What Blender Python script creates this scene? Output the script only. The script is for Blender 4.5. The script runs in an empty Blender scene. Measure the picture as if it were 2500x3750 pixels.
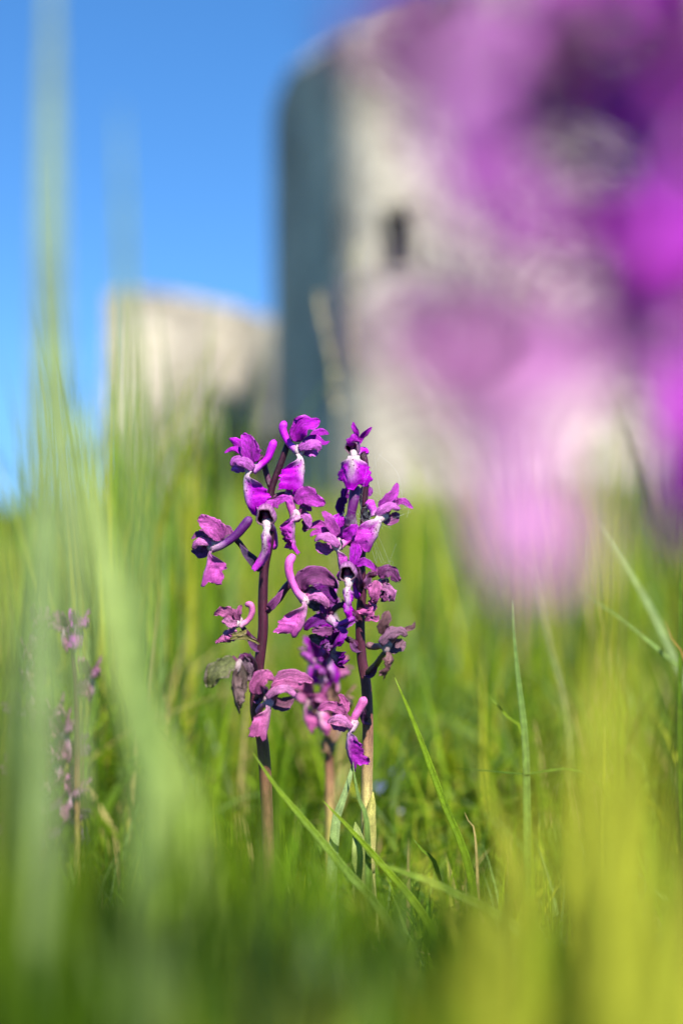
import bpy, math, random
import numpy as np
from mathutils import Vector, Matrix

random.seed(11)
RNG = np.random.default_rng(5)
SC = bpy.context.scene
COL = SC.collection

# ------------------------------------------------------------------ camera
EYE = 0.125            # lens height above the turf, metres
FOC = 0.375            # distance of the sharp orchids
cam_data = bpy.data.cameras.new('camera')
cam = bpy.data.objects.new('camera', cam_data)
COL.objects.link(cam)
cam.location = (0, 0, EYE)
cam.rotation_euler = (math.radians(90), 0, 0)
cam_data.sensor_fit = 'VERTICAL'
cam_data.sensor_height = 36.0
cam_data.sensor_width = 24.0
cam_data.lens = 50.0
cam_data.clip_start = 0.005
cam_data.clip_end = 6000
cam_data.dof.use_dof = True
cam_data.dof.focus_distance = FOC
cam_data.dof.aperture_fstop = 5.4
SC.camera = cam

# ------------------------------------------------------------------ light
SUN_AZ = math.radians(20)      # to the right of straight behind the camera
SUN_EL = math.radians(50)
world = bpy.data.worlds.new('World')
SC.world = world
world.use_nodes = True
wn = world.node_tree
wn.nodes.clear()
w_out = wn.nodes.new('ShaderNodeOutputWorld')
w_bg = wn.nodes.new('ShaderNodeBackground')
w_sky = wn.nodes.new('ShaderNodeTexSky')
w_sky.sky_type = 'NISHITA'
w_sky.sun_disc = False
w_sky.sun_elevation = SUN_EL
w_sky.sun_rotation = math.pi - SUN_AZ
w_sky.altitude = 1500
w_sky.air_density = 1.0
w_sky.dust_density = 0.0
w_sky.ozone_density = 4.0
w_hs = wn.nodes.new('ShaderNodeHueSaturation')
w_hs.inputs['Saturation'].default_value = 1.22
w_tc = wn.nodes.new('ShaderNodeTexCoord')
w_add = wn.nodes.new('ShaderNodeVectorMath')
w_add.operation = 'ADD'
w_add.inputs[1].default_value = (0, 0, 0.16)
w_nrm = wn.nodes.new('ShaderNodeVectorMath')
w_nrm.operation = 'NORMALIZE'
wn.links.new(w_tc.outputs['Generated'], w_add.inputs[0])
wn.links.new(w_add.outputs[0], w_nrm.inputs[0])
wn.links.new(w_nrm.outputs[0], w_sky.inputs['Vector'])
wn.links.new(w_sky.outputs[0], w_hs.inputs['Color'])
wn.links.new(w_hs.outputs[0], w_bg.inputs['Color'])
w_bg.inputs['Strength'].default_value = 0.1
wn.links.new(w_bg.outputs[0], w_out.inputs['Surface'])

sun_data = bpy.data.lights.new('sun', 'SUN')
sun_data.energy = 5.0
sun_data.angle = math.radians(0.53)
sun_data.color = (1.0, 0.95, 0.87)
sun = bpy.data.objects.new('sun', sun_data)
COL.objects.link(sun)
sdir = Vector((math.sin(SUN_AZ) * math.cos(SUN_EL), -math.cos(SUN_AZ) * math.cos(SUN_EL), math.sin(SUN_EL)))
sun.rotation_euler = sdir.to_track_quat('Z', 'Y').to_euler()
sun.location = sdir * 30

SC.view_settings.view_transform = 'Standard'
SC.view_settings.look = 'None'
SC.view_settings.exposure = 1.36
SC.view_settings.gamma = 1.0
SC.view_settings.use_curve_mapping = False
SC.render.engine = 'CYCLES'
SC.cycles.use_denoising = True
SC.cycles.max_bounces = 8
SC.cycles.transparent_max_bounces = 8
SC.cycles.caustics_reflective = False
SC.cycles.caustics_refractive = False

# ------------------------------------------------------------------ helpers
FPX = 50.0 / 36.0 * 3750.0


def P(px, py, z):
    """photo pixel (2500 x 3750) at distance z in front of the lens -> world point"""
    return Vector(((px - 1250.0) / FPX * z, z, EYE - (py - 1875.0) / FPX * z))


def tag(o, label=None, cat=None, group=None, kind=None):
    if label: o['label'] = label
    if cat: o['category'] = cat
    if group: o['group'] = group
    if kind: o['kind'] = kind
    return o


def empty(name, loc, label, cat, group=None):
    o = bpy.data.objects.new(name, None)
    o.empty_display_size = 0.01
    o.location = loc
    COL.objects.link(o)
    return tag(o, label, cat, group)


def mesh_obj(name, verts, faces, mat, parent=None, origin=None, cols=None, uvp=None, smooth=True):
    me = bpy.data.meshes.new(name)
    verts = np.asarray(verts, dtype=np.float64)
    if origin is not None:
        verts = verts - np.array(origin)
    me.from_pydata(verts.tolist(), [], faces)
    if smooth:
        me.polygons.foreach_set('use_smooth', [True] * len(me.polygons))
    if cols is not None:
        a = me.color_attributes.new('Col', 'FLOAT_COLOR', 'POINT')
        a.data.foreach_set('color', np.asarray(cols, dtype=np.float32).ravel())
    if uvp is not None:
        a = me.attributes.new('uvp', 'FLOAT_VECTOR', 'POINT')
        a.data.foreach_set('vector', np.asarray(uvp, dtype=np.float32).ravel())
    me.materials.append(mat)
    me.update()
    o = bpy.data.objects.new(name, me)
    COL.objects.link(o)
    if parent is not None:
        o.parent = parent
    elif origin is not None:
        o.location = origin
    return o


def catmull(pts, n):
    """n samples of a Catmull-Rom curve through pts (array), even in arc length"""
    p = np.asarray([list(q) for q in pts], dtype=float)
    if len(p) == 2:
        p = np.array([p[0], (p[0] + p[1]) / 2, p[1]])
    ext = np.vstack([2 * p[0] - p[1], p, 2 * p[-1] - p[-2]])
    out = []
    for i in range(1, len(ext) - 2):
        p0, p1, p2, p3 = ext[i - 1], ext[i], ext[i + 1], ext[i + 2]
        for s in np.linspace(0, 1, 14, endpoint=False):
            out.append(0.5 * ((2 * p1) + (-p0 + p2) * s + (2 * p0 - 5 * p1 + 4 * p2 - p3) * s * s + (-p0 + 3 * p1 - 3 * p2 + p3) * s ** 3))
    out.append(ext[-2])
    out = np.array(out)
    d = np.r_[0, np.cumsum(np.linalg.norm(np.diff(out, axis=0), axis=1))]
    tt = np.linspace(0, d[-1], n)
    return np.stack([np.interp(tt, d, out[:, k]) for k in range(3)], 1), d[-1]


def unit(v):
    return v / (np.linalg.norm(v, axis=-1, keepdims=True) + 1e-12)


def pnoise(x, y, seed):
    """cheap smooth noise from a few sines"""
    r = np.random.default_rng(seed)
    out = 0
    for k in range(5):
        a, b, c = r.uniform(-1, 1, 3)
        f = 1 + k * 0.8
        out = out + np.sin(x * f * (1.5 + a) + y * f * (1.5 * b) + c * 9 + k) / (1 + 0.6 * k)
    return out / 2.4


def ribbon(name, mid, hw, width_fn, face, mat, parent, origin, nt=18, nv=9, cup=0.5, thick=0.00014,
           ruffle=0.0, jag=0.0, colfn=None, lobes=False, seed=0, twist=0.0, side=None):
    """A thin two-sided blade (petal, lip, leaf) along the curve mid. hw = half width in metres,
    face = which way its upper side looks, cup = half angle (rad) by which the sides curl up (+) or back (-)."""
    NS = 60
    C, L = catmull(mid, NS)
    T = unit(np.gradient(C, axis=0))
    if side is not None:
        S = np.tile(np.asarray(side, dtype=float), (NS, 1))
        S = unit(S - (S * T).sum(1, keepdims=True) * T)
    else:
        F = np.tile(np.asarray(face, dtype=float), (NS, 1))
        S = unit(np.cross(T, F))
    if twist:
        a = np.linspace(0, twist, NS)[:, None]
        Nn = np.cross(S, T)
        S = S * np.cos(a) + Nn * np.sin(a)
    N = unit(np.cross(S, T))
    ts = np.linspace(0, 1, nt)
    vs = np.linspace(-1, 1, nv)
    tg, vg = np.meshgrid(ts, vs, indexing='ij')
    if lobes:
        av = np.abs(vg)
        lenv = 1 - 0.20 * np.clip((av - 0.3) / 0.3, 0, 1) - 0.10 * np.exp(-((av - 0.42) / 0.09) ** 2)
        tp = tg * (1 - (1 - lenv) * np.clip(tg * 1.3, 0, 1))
    else:
        tp = tg.copy()
    if jag:
        r = np.random.default_rng(seed + 3)
        j = r.uniform(-1, 0.3, nv) * jag
        tp = tp + (tg > 0.97) * j[None, :]
        tp = np.clip(tp, 0, 1)
    w = width_fn(tp) * hw
    if ruffle:
        w = w * (1 + min(ruffle, .4) * .8 * pnoise(tg * 7, np.sign(vg) * 2, seed + 9))
    if jag and not lobes:
        r = np.random.default_rng(seed + 5)
        w = w * (1 + (np.abs(vg) > 0.97) * r.uniform(-1, 1, (nt, nv)) * jag)
    elif lobes and jag:
        r = np.random.default_rng(seed + 5)
        w = w * (1 + (np.abs(vg) > 0.97) * (tg > .35) * r.uniform(-1, 0.6, (nt, nv)) * jag * 1.2)
    idx = tp * (NS - 1)
    i0 = np.clip(np.floor(idx).astype(int), 0, NS - 2)
    fr = (idx - i0)[..., None]
    def samp(A): return A[i0] * (1 - fr) + A[i0 + 1] * fr
    c, s_, n_ = samp(C), unit(samp(S)), unit(samp(N))
    cu = cup if callable(cup) else (lambda t: cup + 0 * t)
    a = cu(tp)
    a = np.where(np.abs(a) < 1e-3, 1e-3, a)
    Rr = w / a
    y = Rr * np.sin(a * vg)
    h = Rr * (1 - np.cos(a * vg))
    if lobes:      # folded like a roof along the midrib, rounded over a small radius
        aa = np.abs(a) * np.clip(tp / 0.3, 0.45, 1)
        r0 = 0.0009
        s0 = np.abs(vg) * w
        arc = r0 * aa
        y = np.sign(vg) * np.where(s0 < arc, r0 * np.sin(s0 / r0), r0 * np.sin(aa) + (s0 - arc) * np.cos(aa))
        h = np.sign(a) * np.where(s0 < arc, r0 * (1 - np.cos(s0 / r0)), r0 * (1 - np.cos(aa)) + (s0 - arc) * np.sin(aa))
        h = h + 0.00045 * np.sin(np.clip(np.abs(vg), 0, 1) * 3.1) * np.sin(np.clip(tp, 0, 1) * 3.1)
    if ruffle:
        h = h + ruffle * hw * (np.abs(vg) ** 1.5 * 0.8 + 0.25) * pnoise(tg * 5 + 3 * vg, vg * 4, seed + 1) * np.clip(tg * 3, 0, 1)
        y = y + 0.4 * ruffle * hw * pnoise(tg * 6, vg * 5, seed + 2) * np.clip(tg * 3, 0, 1)
    if lobes:
        fd = np.asarray(face, dtype=float)
        n_ = np.tile(unit(fd), n_.shape[:2] + (1,)) * .85 + n_ * .15
        top_drop = np.abs(h) * 0.10
    else:
        top_drop = 0 * h
    top = c + s_ * y[..., None] + n_ * h[..., None] - np.array([0, 0, 1.0]) * top_drop[..., None]
    edge = (1 - vg ** 2) * np.clip((1 - tg) * 6, 0, 1)
    bot = top - n_ * (thick * (0.25 + edge))[..., None]
    verts = np.vstack([top.reshape(-1, 3), bot.reshape(-1, 3)])
    n0 = nt * nv
    faces = []
    for i in range(nt - 1):
        for j in range(nv - 1):
            q = (i * nv + j, i * nv + j + 1, (i + 1) * nv + j + 1, (i + 1) * nv + j)
            faces.append(q)
            faces.append(tuple(n0 + k for k in reversed(q)))
    for i in range(nt - 1):
        for j in (0, nv - 1):
            q = (i * nv + j, (i + 1) * nv + j, n0 + (i + 1) * nv + j, n0 + i * nv + j)
            faces.append(q if j == 0 else tuple(reversed(q)))
    for j in range(nv - 1):
        for i in (0, nt - 1):
            q = (i * nv + j, i * nv + j + 1, n0 + i * nv + j + 1, n0 + i * nv + j)
            faces.append(tuple(reversed(q)) if i == 0 else q)
    col = colfn(tp, vg) if colfn else np.ones((nt, nv, 4))
    col = col.reshape(-1, 4)
    uv = np.stack([vg * w * 1000, tp * L * 1000, np.full_like(vg, (seed * 7.31) % 50)], -1).reshape(-1, 3)
    return mesh_obj(name, verts, faces, mat, parent, origin, np.vstack([col, col]), np.vstack([uv, uv + [0, 0, 3]]))


def tube(name, mid, rad_fn, mat, parent, origin, nt=20, nr=10, colfn=None, wob=0.0, seed=0, flat=1.0):
    C, L = catmull(mid, nt)
    T = unit(np.gradient(C, axis=0))
    ref = np.array([0.3, 1.0, 0.17])
    A = unit(np.cross(T, np.tile(ref, (nt, 1))))
    B = np.cross(T, A)
    t = np.linspace(0, 1, nt)
    th = np.linspace(0, 2 * np.pi, nr, endpoint=False)
    r = rad_fn(t)[:, None] * (1 + wob * pnoise(t[:, None] * 7, th[None, :] * 1.0, seed))
    ring = C[:, None, :] + (A[:, None, :] * np.cos(th)[None, :, None] + B[:, None, :] * (np.sin(th) * flat)[None, :, None]) * r[..., None]
    verts = ring.reshape(-1, 3).tolist()
    faces = []
    for i in range(nt - 1):
        for j in range(nr):
            k = (j + 1) % nr
            faces.append((i * nr + j, i * nr + k, (i + 1) * nr + k, (i + 1) * nr + j))
    rl = float(rad_fn(np.array([1.0]))[0])
    verts.append((C[0] - T[0] * float(rad_fn(np.array([0.0]))[0]) * 0.3).tolist())
    verts.append((C[-1] + T[-1] * rl * 0.5).tolist())
    b, e = len(verts) - 2, len(verts) - 1
    for j in range(nr):
        k = (j + 1) % nr
        faces.append((b, k, j))
        faces.append((e, (nt - 1) * nr + j, (nt - 1) * nr + k))
    tt = np.repeat(t, nr)
    aa = np.tile(th, nt)
    col = colfn(tt, aa) if colfn else np.ones((nt * nr, 4))
    col = np.vstack([col, col[:1], col[-1:]])
    uv = np.stack([np.cos(aa) * 2, tt * L * 1000, np.sin(aa) * 2], 1)
    uv = np.vstack([uv, uv[:1], uv[-1:]])
    return mesh_obj(name, verts, faces, mat, parent, origin, col, uv)


# ------------------------------------------------------------------ materials
def new_mat(name):
    m = bpy.data.materials.new(name)
    m.use_nodes = True
    nt = m.node_tree
    nt.nodes.clear()
    out = nt.nodes.new('ShaderNodeOutputMaterial')
    return m, nt, out


def N(nt, typ, **kw):
    n = nt.nodes.new(typ)
    for k, v in kw.items():
        setattr(n, k, v)
    return n


def mixrgb(nt, a, b, fac, blend='MIX'):
    n = N(nt, 'ShaderNodeMix', data_type='RGBA', blend_type=blend)
    for sock, val in ((n.inputs[0], fac), (n.inputs[6], a), (n.inputs[7], b)):
        if hasattr(val, 'is_linked') or isinstance(val, bpy.types.NodeSocket):
            nt.links.new(val, sock)
        elif isinstance(val, (tuple, list)):
            sock.default_value = (*val[:3], 1.0)
        else:
            sock.default_value = val
    return n.outputs[2]


def ramp(nt, fac, stops):
    n = N(nt, 'ShaderNodeValToRGB')
    el = n.color_ramp.elements
    while len(el) < len(stops):
        el.new(0.5)
    for e, (p, c) in zip(el, stops):
        e.position = p
        e.color = (*c, 1.0) if len(c) == 3 else c
    nt.links.new(fac, n.inputs[0])
    return n.outputs[0]


def plant_mat(name, translucent=0.3, rough=0.45, spec=0.4, vein=0.25, vein_scale=3.0, spots=False, speck=0.0, bump=0.15, tint=(1, 1, 1)):
    m, nt, out = new_mat(name)
    col = N(nt, 'ShaderNodeAttribute', attribute_name='Col')
    uvp = N(nt, 'ShaderNodeAttribute', attribute_name='uvp')
    mp = N(nt, 'ShaderNodeMapping')
    mp.inputs['Scale'].default_value = (vein_scale, 0.28 * vein_scale, 1)
    nt.links.new(uvp.outputs['Vector'], mp.inputs['Vector'])
    nz = N(nt, 'ShaderNodeTexNoise')
    nz.inputs['Scale'].default_value = 1.0
    nz.inputs['Detail'].default_value = 4
    nz.inputs['Roughness'].default_value = 0.65
    nt.links.new(mp.outputs[0], nz.inputs['Vector'])
    v = ramp(nt, nz.outputs['Fac'], [(0.3, (1 - vein,) * 3), (0.7, (1 + vein * 0.6,) * 3)])
    c = mixrgb(nt, col.outputs['Color'], v, 1.0, 'MULTIPLY')
    big = N(nt, 'ShaderNodeTexNoise')
    big.inputs['Scale'].default_value = 0.35
    big.inputs['Detail'].default_value = 3
    nt.links.new(uvp.outputs['Vector'], big.inputs['Vector'])
    v2 = ramp(nt, big.outputs['Fac'], [(0.3, (0.72, 0.72, 0.72)), (0.7, (1.2, 1.2, 1.2))])
    c = mixrgb(nt, c, v2, 1.0, 'MULTIPLY')
    if speck:
        sp = N(nt, 'ShaderNodeTexVoronoi')
        sp.inputs['Scale'].default_value = 3.2
        nt.links.new(uvp.outputs['Vector'], sp.inputs['Vector'])
        sm = ramp(nt, sp.outputs['Distance'], [(0.08, (speck,) * 3), (0.2, (0, 0, 0))])
        c = mixrgb(nt, c, (0.75, 0.62, 0.66), sm)
    if spots:
        vo = N(nt, 'ShaderNodeTexVoronoi')
        vo.inputs['Scale'].default_value = 1.15
        vo.inputs['Randomness'].default_value = 0.9
        nt.links.new(uvp.outputs['Vector'], vo.inputs['Vector'])
        sm = ramp(nt, vo.outputs['Distance'], [(0.2, (1, 1, 1)), (0.29, (0, 0, 0))])
        mm = N(nt, 'ShaderNodeMath', operation='MULTIPLY')
        nt.links.new(sm, mm.inputs[0])
        nt.links.new(col.outputs['Alpha'], mm.inputs[1])
        c = mixrgb(nt, c, (0.10, 0.004, 0.05), mm.outputs[0])
    gr = N(nt, 'ShaderNodeTexNoise')
    gr.inputs['Scale'].default_value = 5.0
    gr.inputs['Detail'].default_value = 3
    nt.links.new(uvp.outputs['Vector'], gr.inputs['Vector'])
    c = mixrgb(nt, c, ramp(nt, gr.outputs['Fac'], [(.36, (.72,) * 3), (.64, (1.3,) * 3)]), 1.0, 'MULTIPLY')  # fine brightness grain in the colour, imitating sparkle on the petals
    pb = N(nt, 'ShaderNodeBsdfPrincipled')
    nt.links.new(c, pb.inputs['Base Color'])
    pb.inputs['Roughness'].default_value = rough
    pb.inputs['Specular IOR Level'].default_value = spec
    fine = N(nt, 'ShaderNodeTexNoise')
    fine.inputs['Scale'].default_value = 7.0
    fine.inputs['Detail'].default_value = 2
    nt.links.new(uvp.outputs['Vector'], fine.inputs['Vector'])
    add = N(nt, 'ShaderNodeMath', operation='ADD')
    nt.links.new(fine.outputs['Fac'], add.inputs[0])
    nt.links.new(nz.outputs['Fac'], add.inputs[1])
    bp = N(nt, 'ShaderNodeBump')
    bp.inputs['Strength'].default_value = bump
    bp.inputs['Distance'].default_value = 0.00025
    nt.links.new(add.outputs[0], bp.inputs['Height'])
    nt.links.new(bp.outputs[0], pb.inputs['Normal'])
    if translucent:
        tr = N(nt, 'ShaderNodeBsdfTranslucent')
        ct = mixrgb(nt, c, tint, 1.0, 'MULTIPLY')
        nt.links.new(ct, tr.inputs['Color'])
        mx = N(nt, 'ShaderNodeMixShader')
        mx.inputs[0].default_value = translucent
        nt.links.new(pb.outputs[0], mx.inputs[1])
        nt.links.new(tr.outputs[0], mx.inputs[2])
        nt.links.new(mx.outputs[0], out.inputs['Surface'])
    else:
        nt.links.new(pb.outputs[0], out.inputs['Surface'])
    return m


M_PETAL = plant_mat('petal', translucent=0.4, rough=0.42, spec=0.26, vein=0.58, vein_scale=2.0, bump=0.8)
M_LIP = plant_mat('lip_petal', translucent=0.25, rough=0.5, spec=0.16, vein=0.28, vein_scale=1.4, spots=True, bump=0.3)
M_TUBE = plant_mat('spur_skin', translucent=0.0, rough=0.4, spec=0.4, vein=0.25, vein_scale=1.2, bump=0.5)
M_STEM = plant_mat('stem_skin', translucent=0.0, rough=0.38, spec=0.28, vein=0.3, vein_scale=1.2, speck=0.22, bump=0.5)
M_GRASS = plant_mat('grass_blade', translucent=0.4, rough=0.5, spec=0.22, vein=0.22, vein_scale=2.2, bump=0.25, tint=(1.25, 1.15, 0.6))


def stone_mat():
    m, nt, out = new_mat('castle_stone')
    tc = N(nt, 'ShaderNodeTexCoord')
    br = N(nt, 'ShaderNodeTexVoronoi')
    br.inputs['Scale'].default_value = 1.0
    mp = N(nt, 'ShaderNodeMapping')
    mp.inputs['Scale'].default_value = (1.6, 1.6, 3.2)
    nt.links.new(tc.outputs['Object'], mp.inputs['Vector'])
    nt.links.new(mp.outputs[0], br.inputs['Vector'])
    hsv = N(nt, 'ShaderNodeSeparateColor')
    nt.links.new(br.outputs['Color'], hsv.inputs[0])
    c1 = ramp(nt, hsv.outputs[0], [(0.0, (0.32, 0.275, 0.21)), (0.5, (0.44, 0.385, 0.30)), (1.0, (0.55, 0.49, 0.40))])
    nz = N(nt, 'ShaderNodeTexNoise')
    nz.inputs['Scale'].default_value = 0.22
    nz.inputs['Detail'].default_value = 6
    nt.links.new(tc.outputs['Object'], nz.inputs['Vector'])
    v = ramp(nt, nz.outputs['Fac'], [(0.36, (0.5, 0.5, 0.5)), (0.5, (.92, .92, .9)), (0.66, (1.15, 1.13, 1.08))])
    c = mixrgb(nt, c1, v, 1.0, 'MULTIPLY')
    ed = N(nt, 'ShaderNodeTexVoronoi', feature='DISTANCE_TO_EDGE')
    ed.inputs['Scale'].default_value = 1.0
    nt.links.new(mp.outputs[0], ed.inputs['Vector'])
    jm = ramp(nt, ed.outputs['Distance'], [(0.0, (0.55, 0.55, 0.55)), (0.08, (1, 1, 1))])
    c = mixrgb(nt, c, jm, 1.0, 'MULTIPLY')
    pb = N(nt, 'ShaderNodeBsdfPrincipled')
    pb.inputs['Roughness'].default_value = 0.9
    nt.links.new(c, pb.inputs['Base Color'])
    bp = N(nt, 'ShaderNodeBump')
    bp.inputs['Strength'].default_value = 0.8
    bp.inputs['Distance'].default_value = 0.08
    nt.links.new(jm, bp.inputs['Height'])
    nt.links.new(bp.outputs[0], pb.inputs['Normal'])
    nt.links.new(pb.outputs[0], out.inputs['Surface'])
    return m


def ground_mat():
    m, nt, out = new_mat('turf')
    tc = N(nt, 'ShaderNodeTexCoord')
    nz = N(nt, 'ShaderNodeTexNoise')
    nz.inputs['Scale'].default_value = 40
    nz.inputs['Detail'].default_value = 8
    nt.links.new(tc.outputs['Object'], nz.inputs['Vector'])
    c = ramp(nt, nz.outputs['Fac'], [(0.3, (0.008, 0.014, 0.003)), (0.5, (0.03, 0.055, 0.006)), (0.7, (0.09, 0.10, 0.02))])
    n2 = N(nt, 'ShaderNodeTexNoise')
    n2.inputs['Scale'].default_value = 0.6
    n2.inputs['Detail'].default_value = 6
    nt.links.new(tc.outputs['Object'], n2.inputs['Vector'])
    v = ramp(nt, n2.outputs['Fac'], [(0.35, (0.8, 0.9, 0.8)), (0.65, (1.5, 1.3, 1.1))])
    c = mixrgb(nt, c, v, 1.0, 'MULTIPLY')
    pb = N(nt, 'ShaderNodeBsdfPrincipled')
    pb.inputs['Roughness'].default_value = 0.9
    nt.links.new(c, pb.inputs['Base Color'])
    nt.links.new(pb.outputs[0], out.inputs['Surface'])
    return m


M_STONE = stone_mat()
M_TURF = ground_mat()


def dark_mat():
    m, nt, out = new_mat('painted_recess_shade')
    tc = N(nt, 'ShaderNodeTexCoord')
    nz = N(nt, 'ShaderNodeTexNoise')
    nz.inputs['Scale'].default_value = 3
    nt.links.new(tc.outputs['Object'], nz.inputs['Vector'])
    c = ramp(nt, nz.outputs['Fac'], [(0.3, (0.03, 0.025, 0.015)), (0.7, (0.09, 0.075, 0.045))])  # brown-black stands for the shade behind the window opening
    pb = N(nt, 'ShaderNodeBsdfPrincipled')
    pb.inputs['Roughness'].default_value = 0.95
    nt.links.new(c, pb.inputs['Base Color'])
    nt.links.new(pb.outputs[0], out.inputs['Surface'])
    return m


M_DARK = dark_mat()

# ------------------------------------------------------------------ ground
def sstep(a, b, x):
    t = np.clip((x - a) / (b - a), 0, 1)
    return t * t * (3 - 2 * t)


def ground_z(x, y):
    x = np.asarray(x, dtype=float)
    y = np.asarray(y, dtype=float)
    z = 0.004 * np.sin(x * 23 + 1.3) * np.sin(y * 19) + 0.012 * np.sin(x * 5 + 0.6) * np.sin(y * 4 + 2) * sstep(0.5, 1.5, y)
    side = sstep(-0.24, -0.02, x / np.maximum(y, 0.5))
    z = z + sstep(4, 56, y) * (0.1 + 0.32 * side) - 0.2 * sstep(70, 300, y) * (1 - side)
    return z


def build_ground():
    ys = np.r_[np.linspace(-4, 0, 9)[:-1], np.linspace(0, 2, 41)[:-1], np.geomspace(2, 3000, 70)]
    ks = np.r_[-6, -3, -1.5, np.linspace(-0.8, 0.8, 65), 1.5, 3, 6]
    V, F = [], []
    for y in ys:
        s = max(abs(y), 0.6)
        for k in ks:
            x = k * s
            V.append((x, y, float(ground_z(x, y))))
    n = len(ks)
    for i in range(len(ys) - 1):
        for j in range(n - 1):
            F.append((i * n + j, i * n + j + 1, (i + 1) * n + j + 1, (i + 1) * n + j))
    o = mesh_obj('ground', V, F, M_TURF)
    o['kind'] = 'structure'


build_ground()


def prism(name, plan, z0, tops, mat, parent, origin, closed_top=True):
    """vertical walls round a plan polygon with a top height for each corner"""
    n = len(plan)
    V = [(x, y, z0) for x, y in plan] + [(x, y, t) for (x, y), t in zip(plan, tops)]
    F = [(i, (i + 1) % n, n + (i + 1) % n, n + i) for i in range(n)]
    F.append(tuple(range(n, 2 * n)))
    F.append(tuple(reversed(range(n))))
    return mesh_obj(name, V, F, mat, parent, origin, smooth=False)


def plan_pt(px, z):
    return ((px - 1250) / FPX * z, z)


def top_z(py, z):
    return EYE - (py - 1875) / FPX * z


# ------------------------------------------------------------------ castle
def build_castle():
    zc = 58.0
    cx, cy = plan_pt(1292, zc)
    root = empty('castle_tower', (cx, cy, 0.2), 'tall ruined grey stone castle tower with a single dark slit window', 'tower')
    org = root.location[:]
    rng = np.random.default_rng(3)
    # outline: shaded side face from its far end to the corner, then the sunlit front face
    side = [(996, 76, 440), (1012, 74.3, 350), (1050, 70.8, 275), (1100, 67.0, 232), (1160, 63.2, 195), (1195, 61.3, 170), (1235, 59.8, 148), (1262, 59.15, 134)]
    front = [(1292, 58.6, 118), (1335, 58.05, 104), (1380, 57.7, 90), (1500, 57.1, 45), (1650, 56.4, 5), (1800, 55.8, -40), (2000, 55, -85), (2250, 54.2, -130), (2600, 53.2, -180)]
    # side wall and front wall: rows of quads, the front one with a window opening
    def wall(pts, name, hole=None):
        V, F = [], []
        tops = []
        for (px, z, py) in pts:
            x, y = plan_pt(px, z)
            tops.append((x, y, top_z(py, z)))
        # subdivide columns with crumbled stepping tops
        cols = []
        for a, b in zip(tops[:-1], tops[1:]):
            m = 6
            for k in range(m):
                f = k / m
                cols.append((a[0] + (b[0] - a[0]) * f, a[1] + (b[1] - a[1]) * f, a[2] + (b[2] - a[2]) * f + rng.uniform(-.25, .25)))
        cols.append(tops[-1])
        return cols
    sc_ = wall(side + [front[0]], 'side')
    fc = wall(front, 'front')
    depth = 2.2
    # side wall solid slab
    def slab(name, cols, nrm, rows=1):
        V, F = [], []
        n = len(cols)
        for (x, y, t) in cols:
            V += [(x, y, -0.8), (x, y, t), (x - nrm[0] * depth, y - nrm[1] * depth, t - .2), (x - nrm[0] * depth, y - nrm[1] * depth, -0.8)]
        for i in range(n - 1):
            a, b = 4 * i, 4 * (i + 1)
            for k in range(4):
                l = (k + 1) % 4
                F.append((a + k, b + k, b + l, a + l))
        F.append((0, 1, 2, 3))
        F.append((4 * n - 1, 4 * n - 2, 4 * n - 3, 4 * n - 4))
        return mesh_obj(name, V, F, M_STONE, root, org, smooth=False)
    slab('side_wall', sc_[:-1] + [(sc_[-1][0] - .01, sc_[-1][1] + .02, sc_[-1][2])], (-0.97, -0.23))
    # front wall with a real opening between two columns
    wx0 = plan_pt(1392, 57.4)[0]
    wx1 = plan_pt(1518, 57.1)[0]
    wz0, wz1 = top_z(985, 57.3), top_z(760, 57.3)
    def front_y(x):
        return float(np.interp(x, [c[0] for c in fc], [c[1] for c in fc]))
    def front_t(x):
        return float(np.interp(x, [c[0] for c in fc], [c[2] for c in fc]))
    xs = sorted(set([c[0] for c in fc if not (wx0 - .02 < c[0] < wx1 + .02)] + [wx0, wx1]))
    V, F = [], []
    nrm = (-0.27, -0.96)
    def q(x, z, d): return (x - nrm[0] * d, front_y(x) - nrm[1] * d, z)
    for a, b in zip(xs[:-1], xs[1:]):
        bands = [(-0.8, None)]
        if abs(a - wx0) < 1e-6:
            bands = [(-0.8, wz0), (wz1, None)]
        for lo, hi in bands:
            ha = hi if hi is not None else front_t(a)
            hb = hi if hi is not None else front_t(b)
            k = len(V)
            V += [q(a, lo, 0), q(b, lo, 0), q(b, hb, 0), q(a, ha, 0), q(a, lo, depth), q(b, lo, depth), q(b, hb, depth), q(a, ha, depth)]
            F += [(k, k + 1, k + 2, k + 3), (k + 7, k + 6, k + 5, k + 4), (k + 3, k + 2, k + 6, k + 7), (k, k + 4, k + 5, k + 1)]
            if abs(a - wx1) < 1e-6:
                F.append((k, k + 3, k + 7, k + 4))
            if abs(b - wx0) < 1e-6:
                F.append((k + 1, k + 5, k + 6, k + 2))
    mesh_obj('front_wall', V, F, M_STONE, root, org, smooth=False)
    # slab behind the window, coloured dark for the shade inside, and the frame stones
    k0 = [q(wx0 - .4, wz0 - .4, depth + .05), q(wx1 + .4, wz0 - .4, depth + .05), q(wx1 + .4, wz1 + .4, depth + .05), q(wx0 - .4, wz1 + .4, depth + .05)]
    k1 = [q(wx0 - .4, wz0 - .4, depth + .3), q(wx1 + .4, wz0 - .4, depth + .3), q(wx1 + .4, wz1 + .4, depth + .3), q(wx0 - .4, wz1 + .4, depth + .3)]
    mesh_obj('window', k0 + k1, [(0, 1, 2, 3), (7, 6, 5, 4), (0, 4, 5, 1), (1, 5, 6, 2), (2, 6, 7, 3), (3, 7, 4, 0)], M_DARK, root, org, smooth=False)
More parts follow.
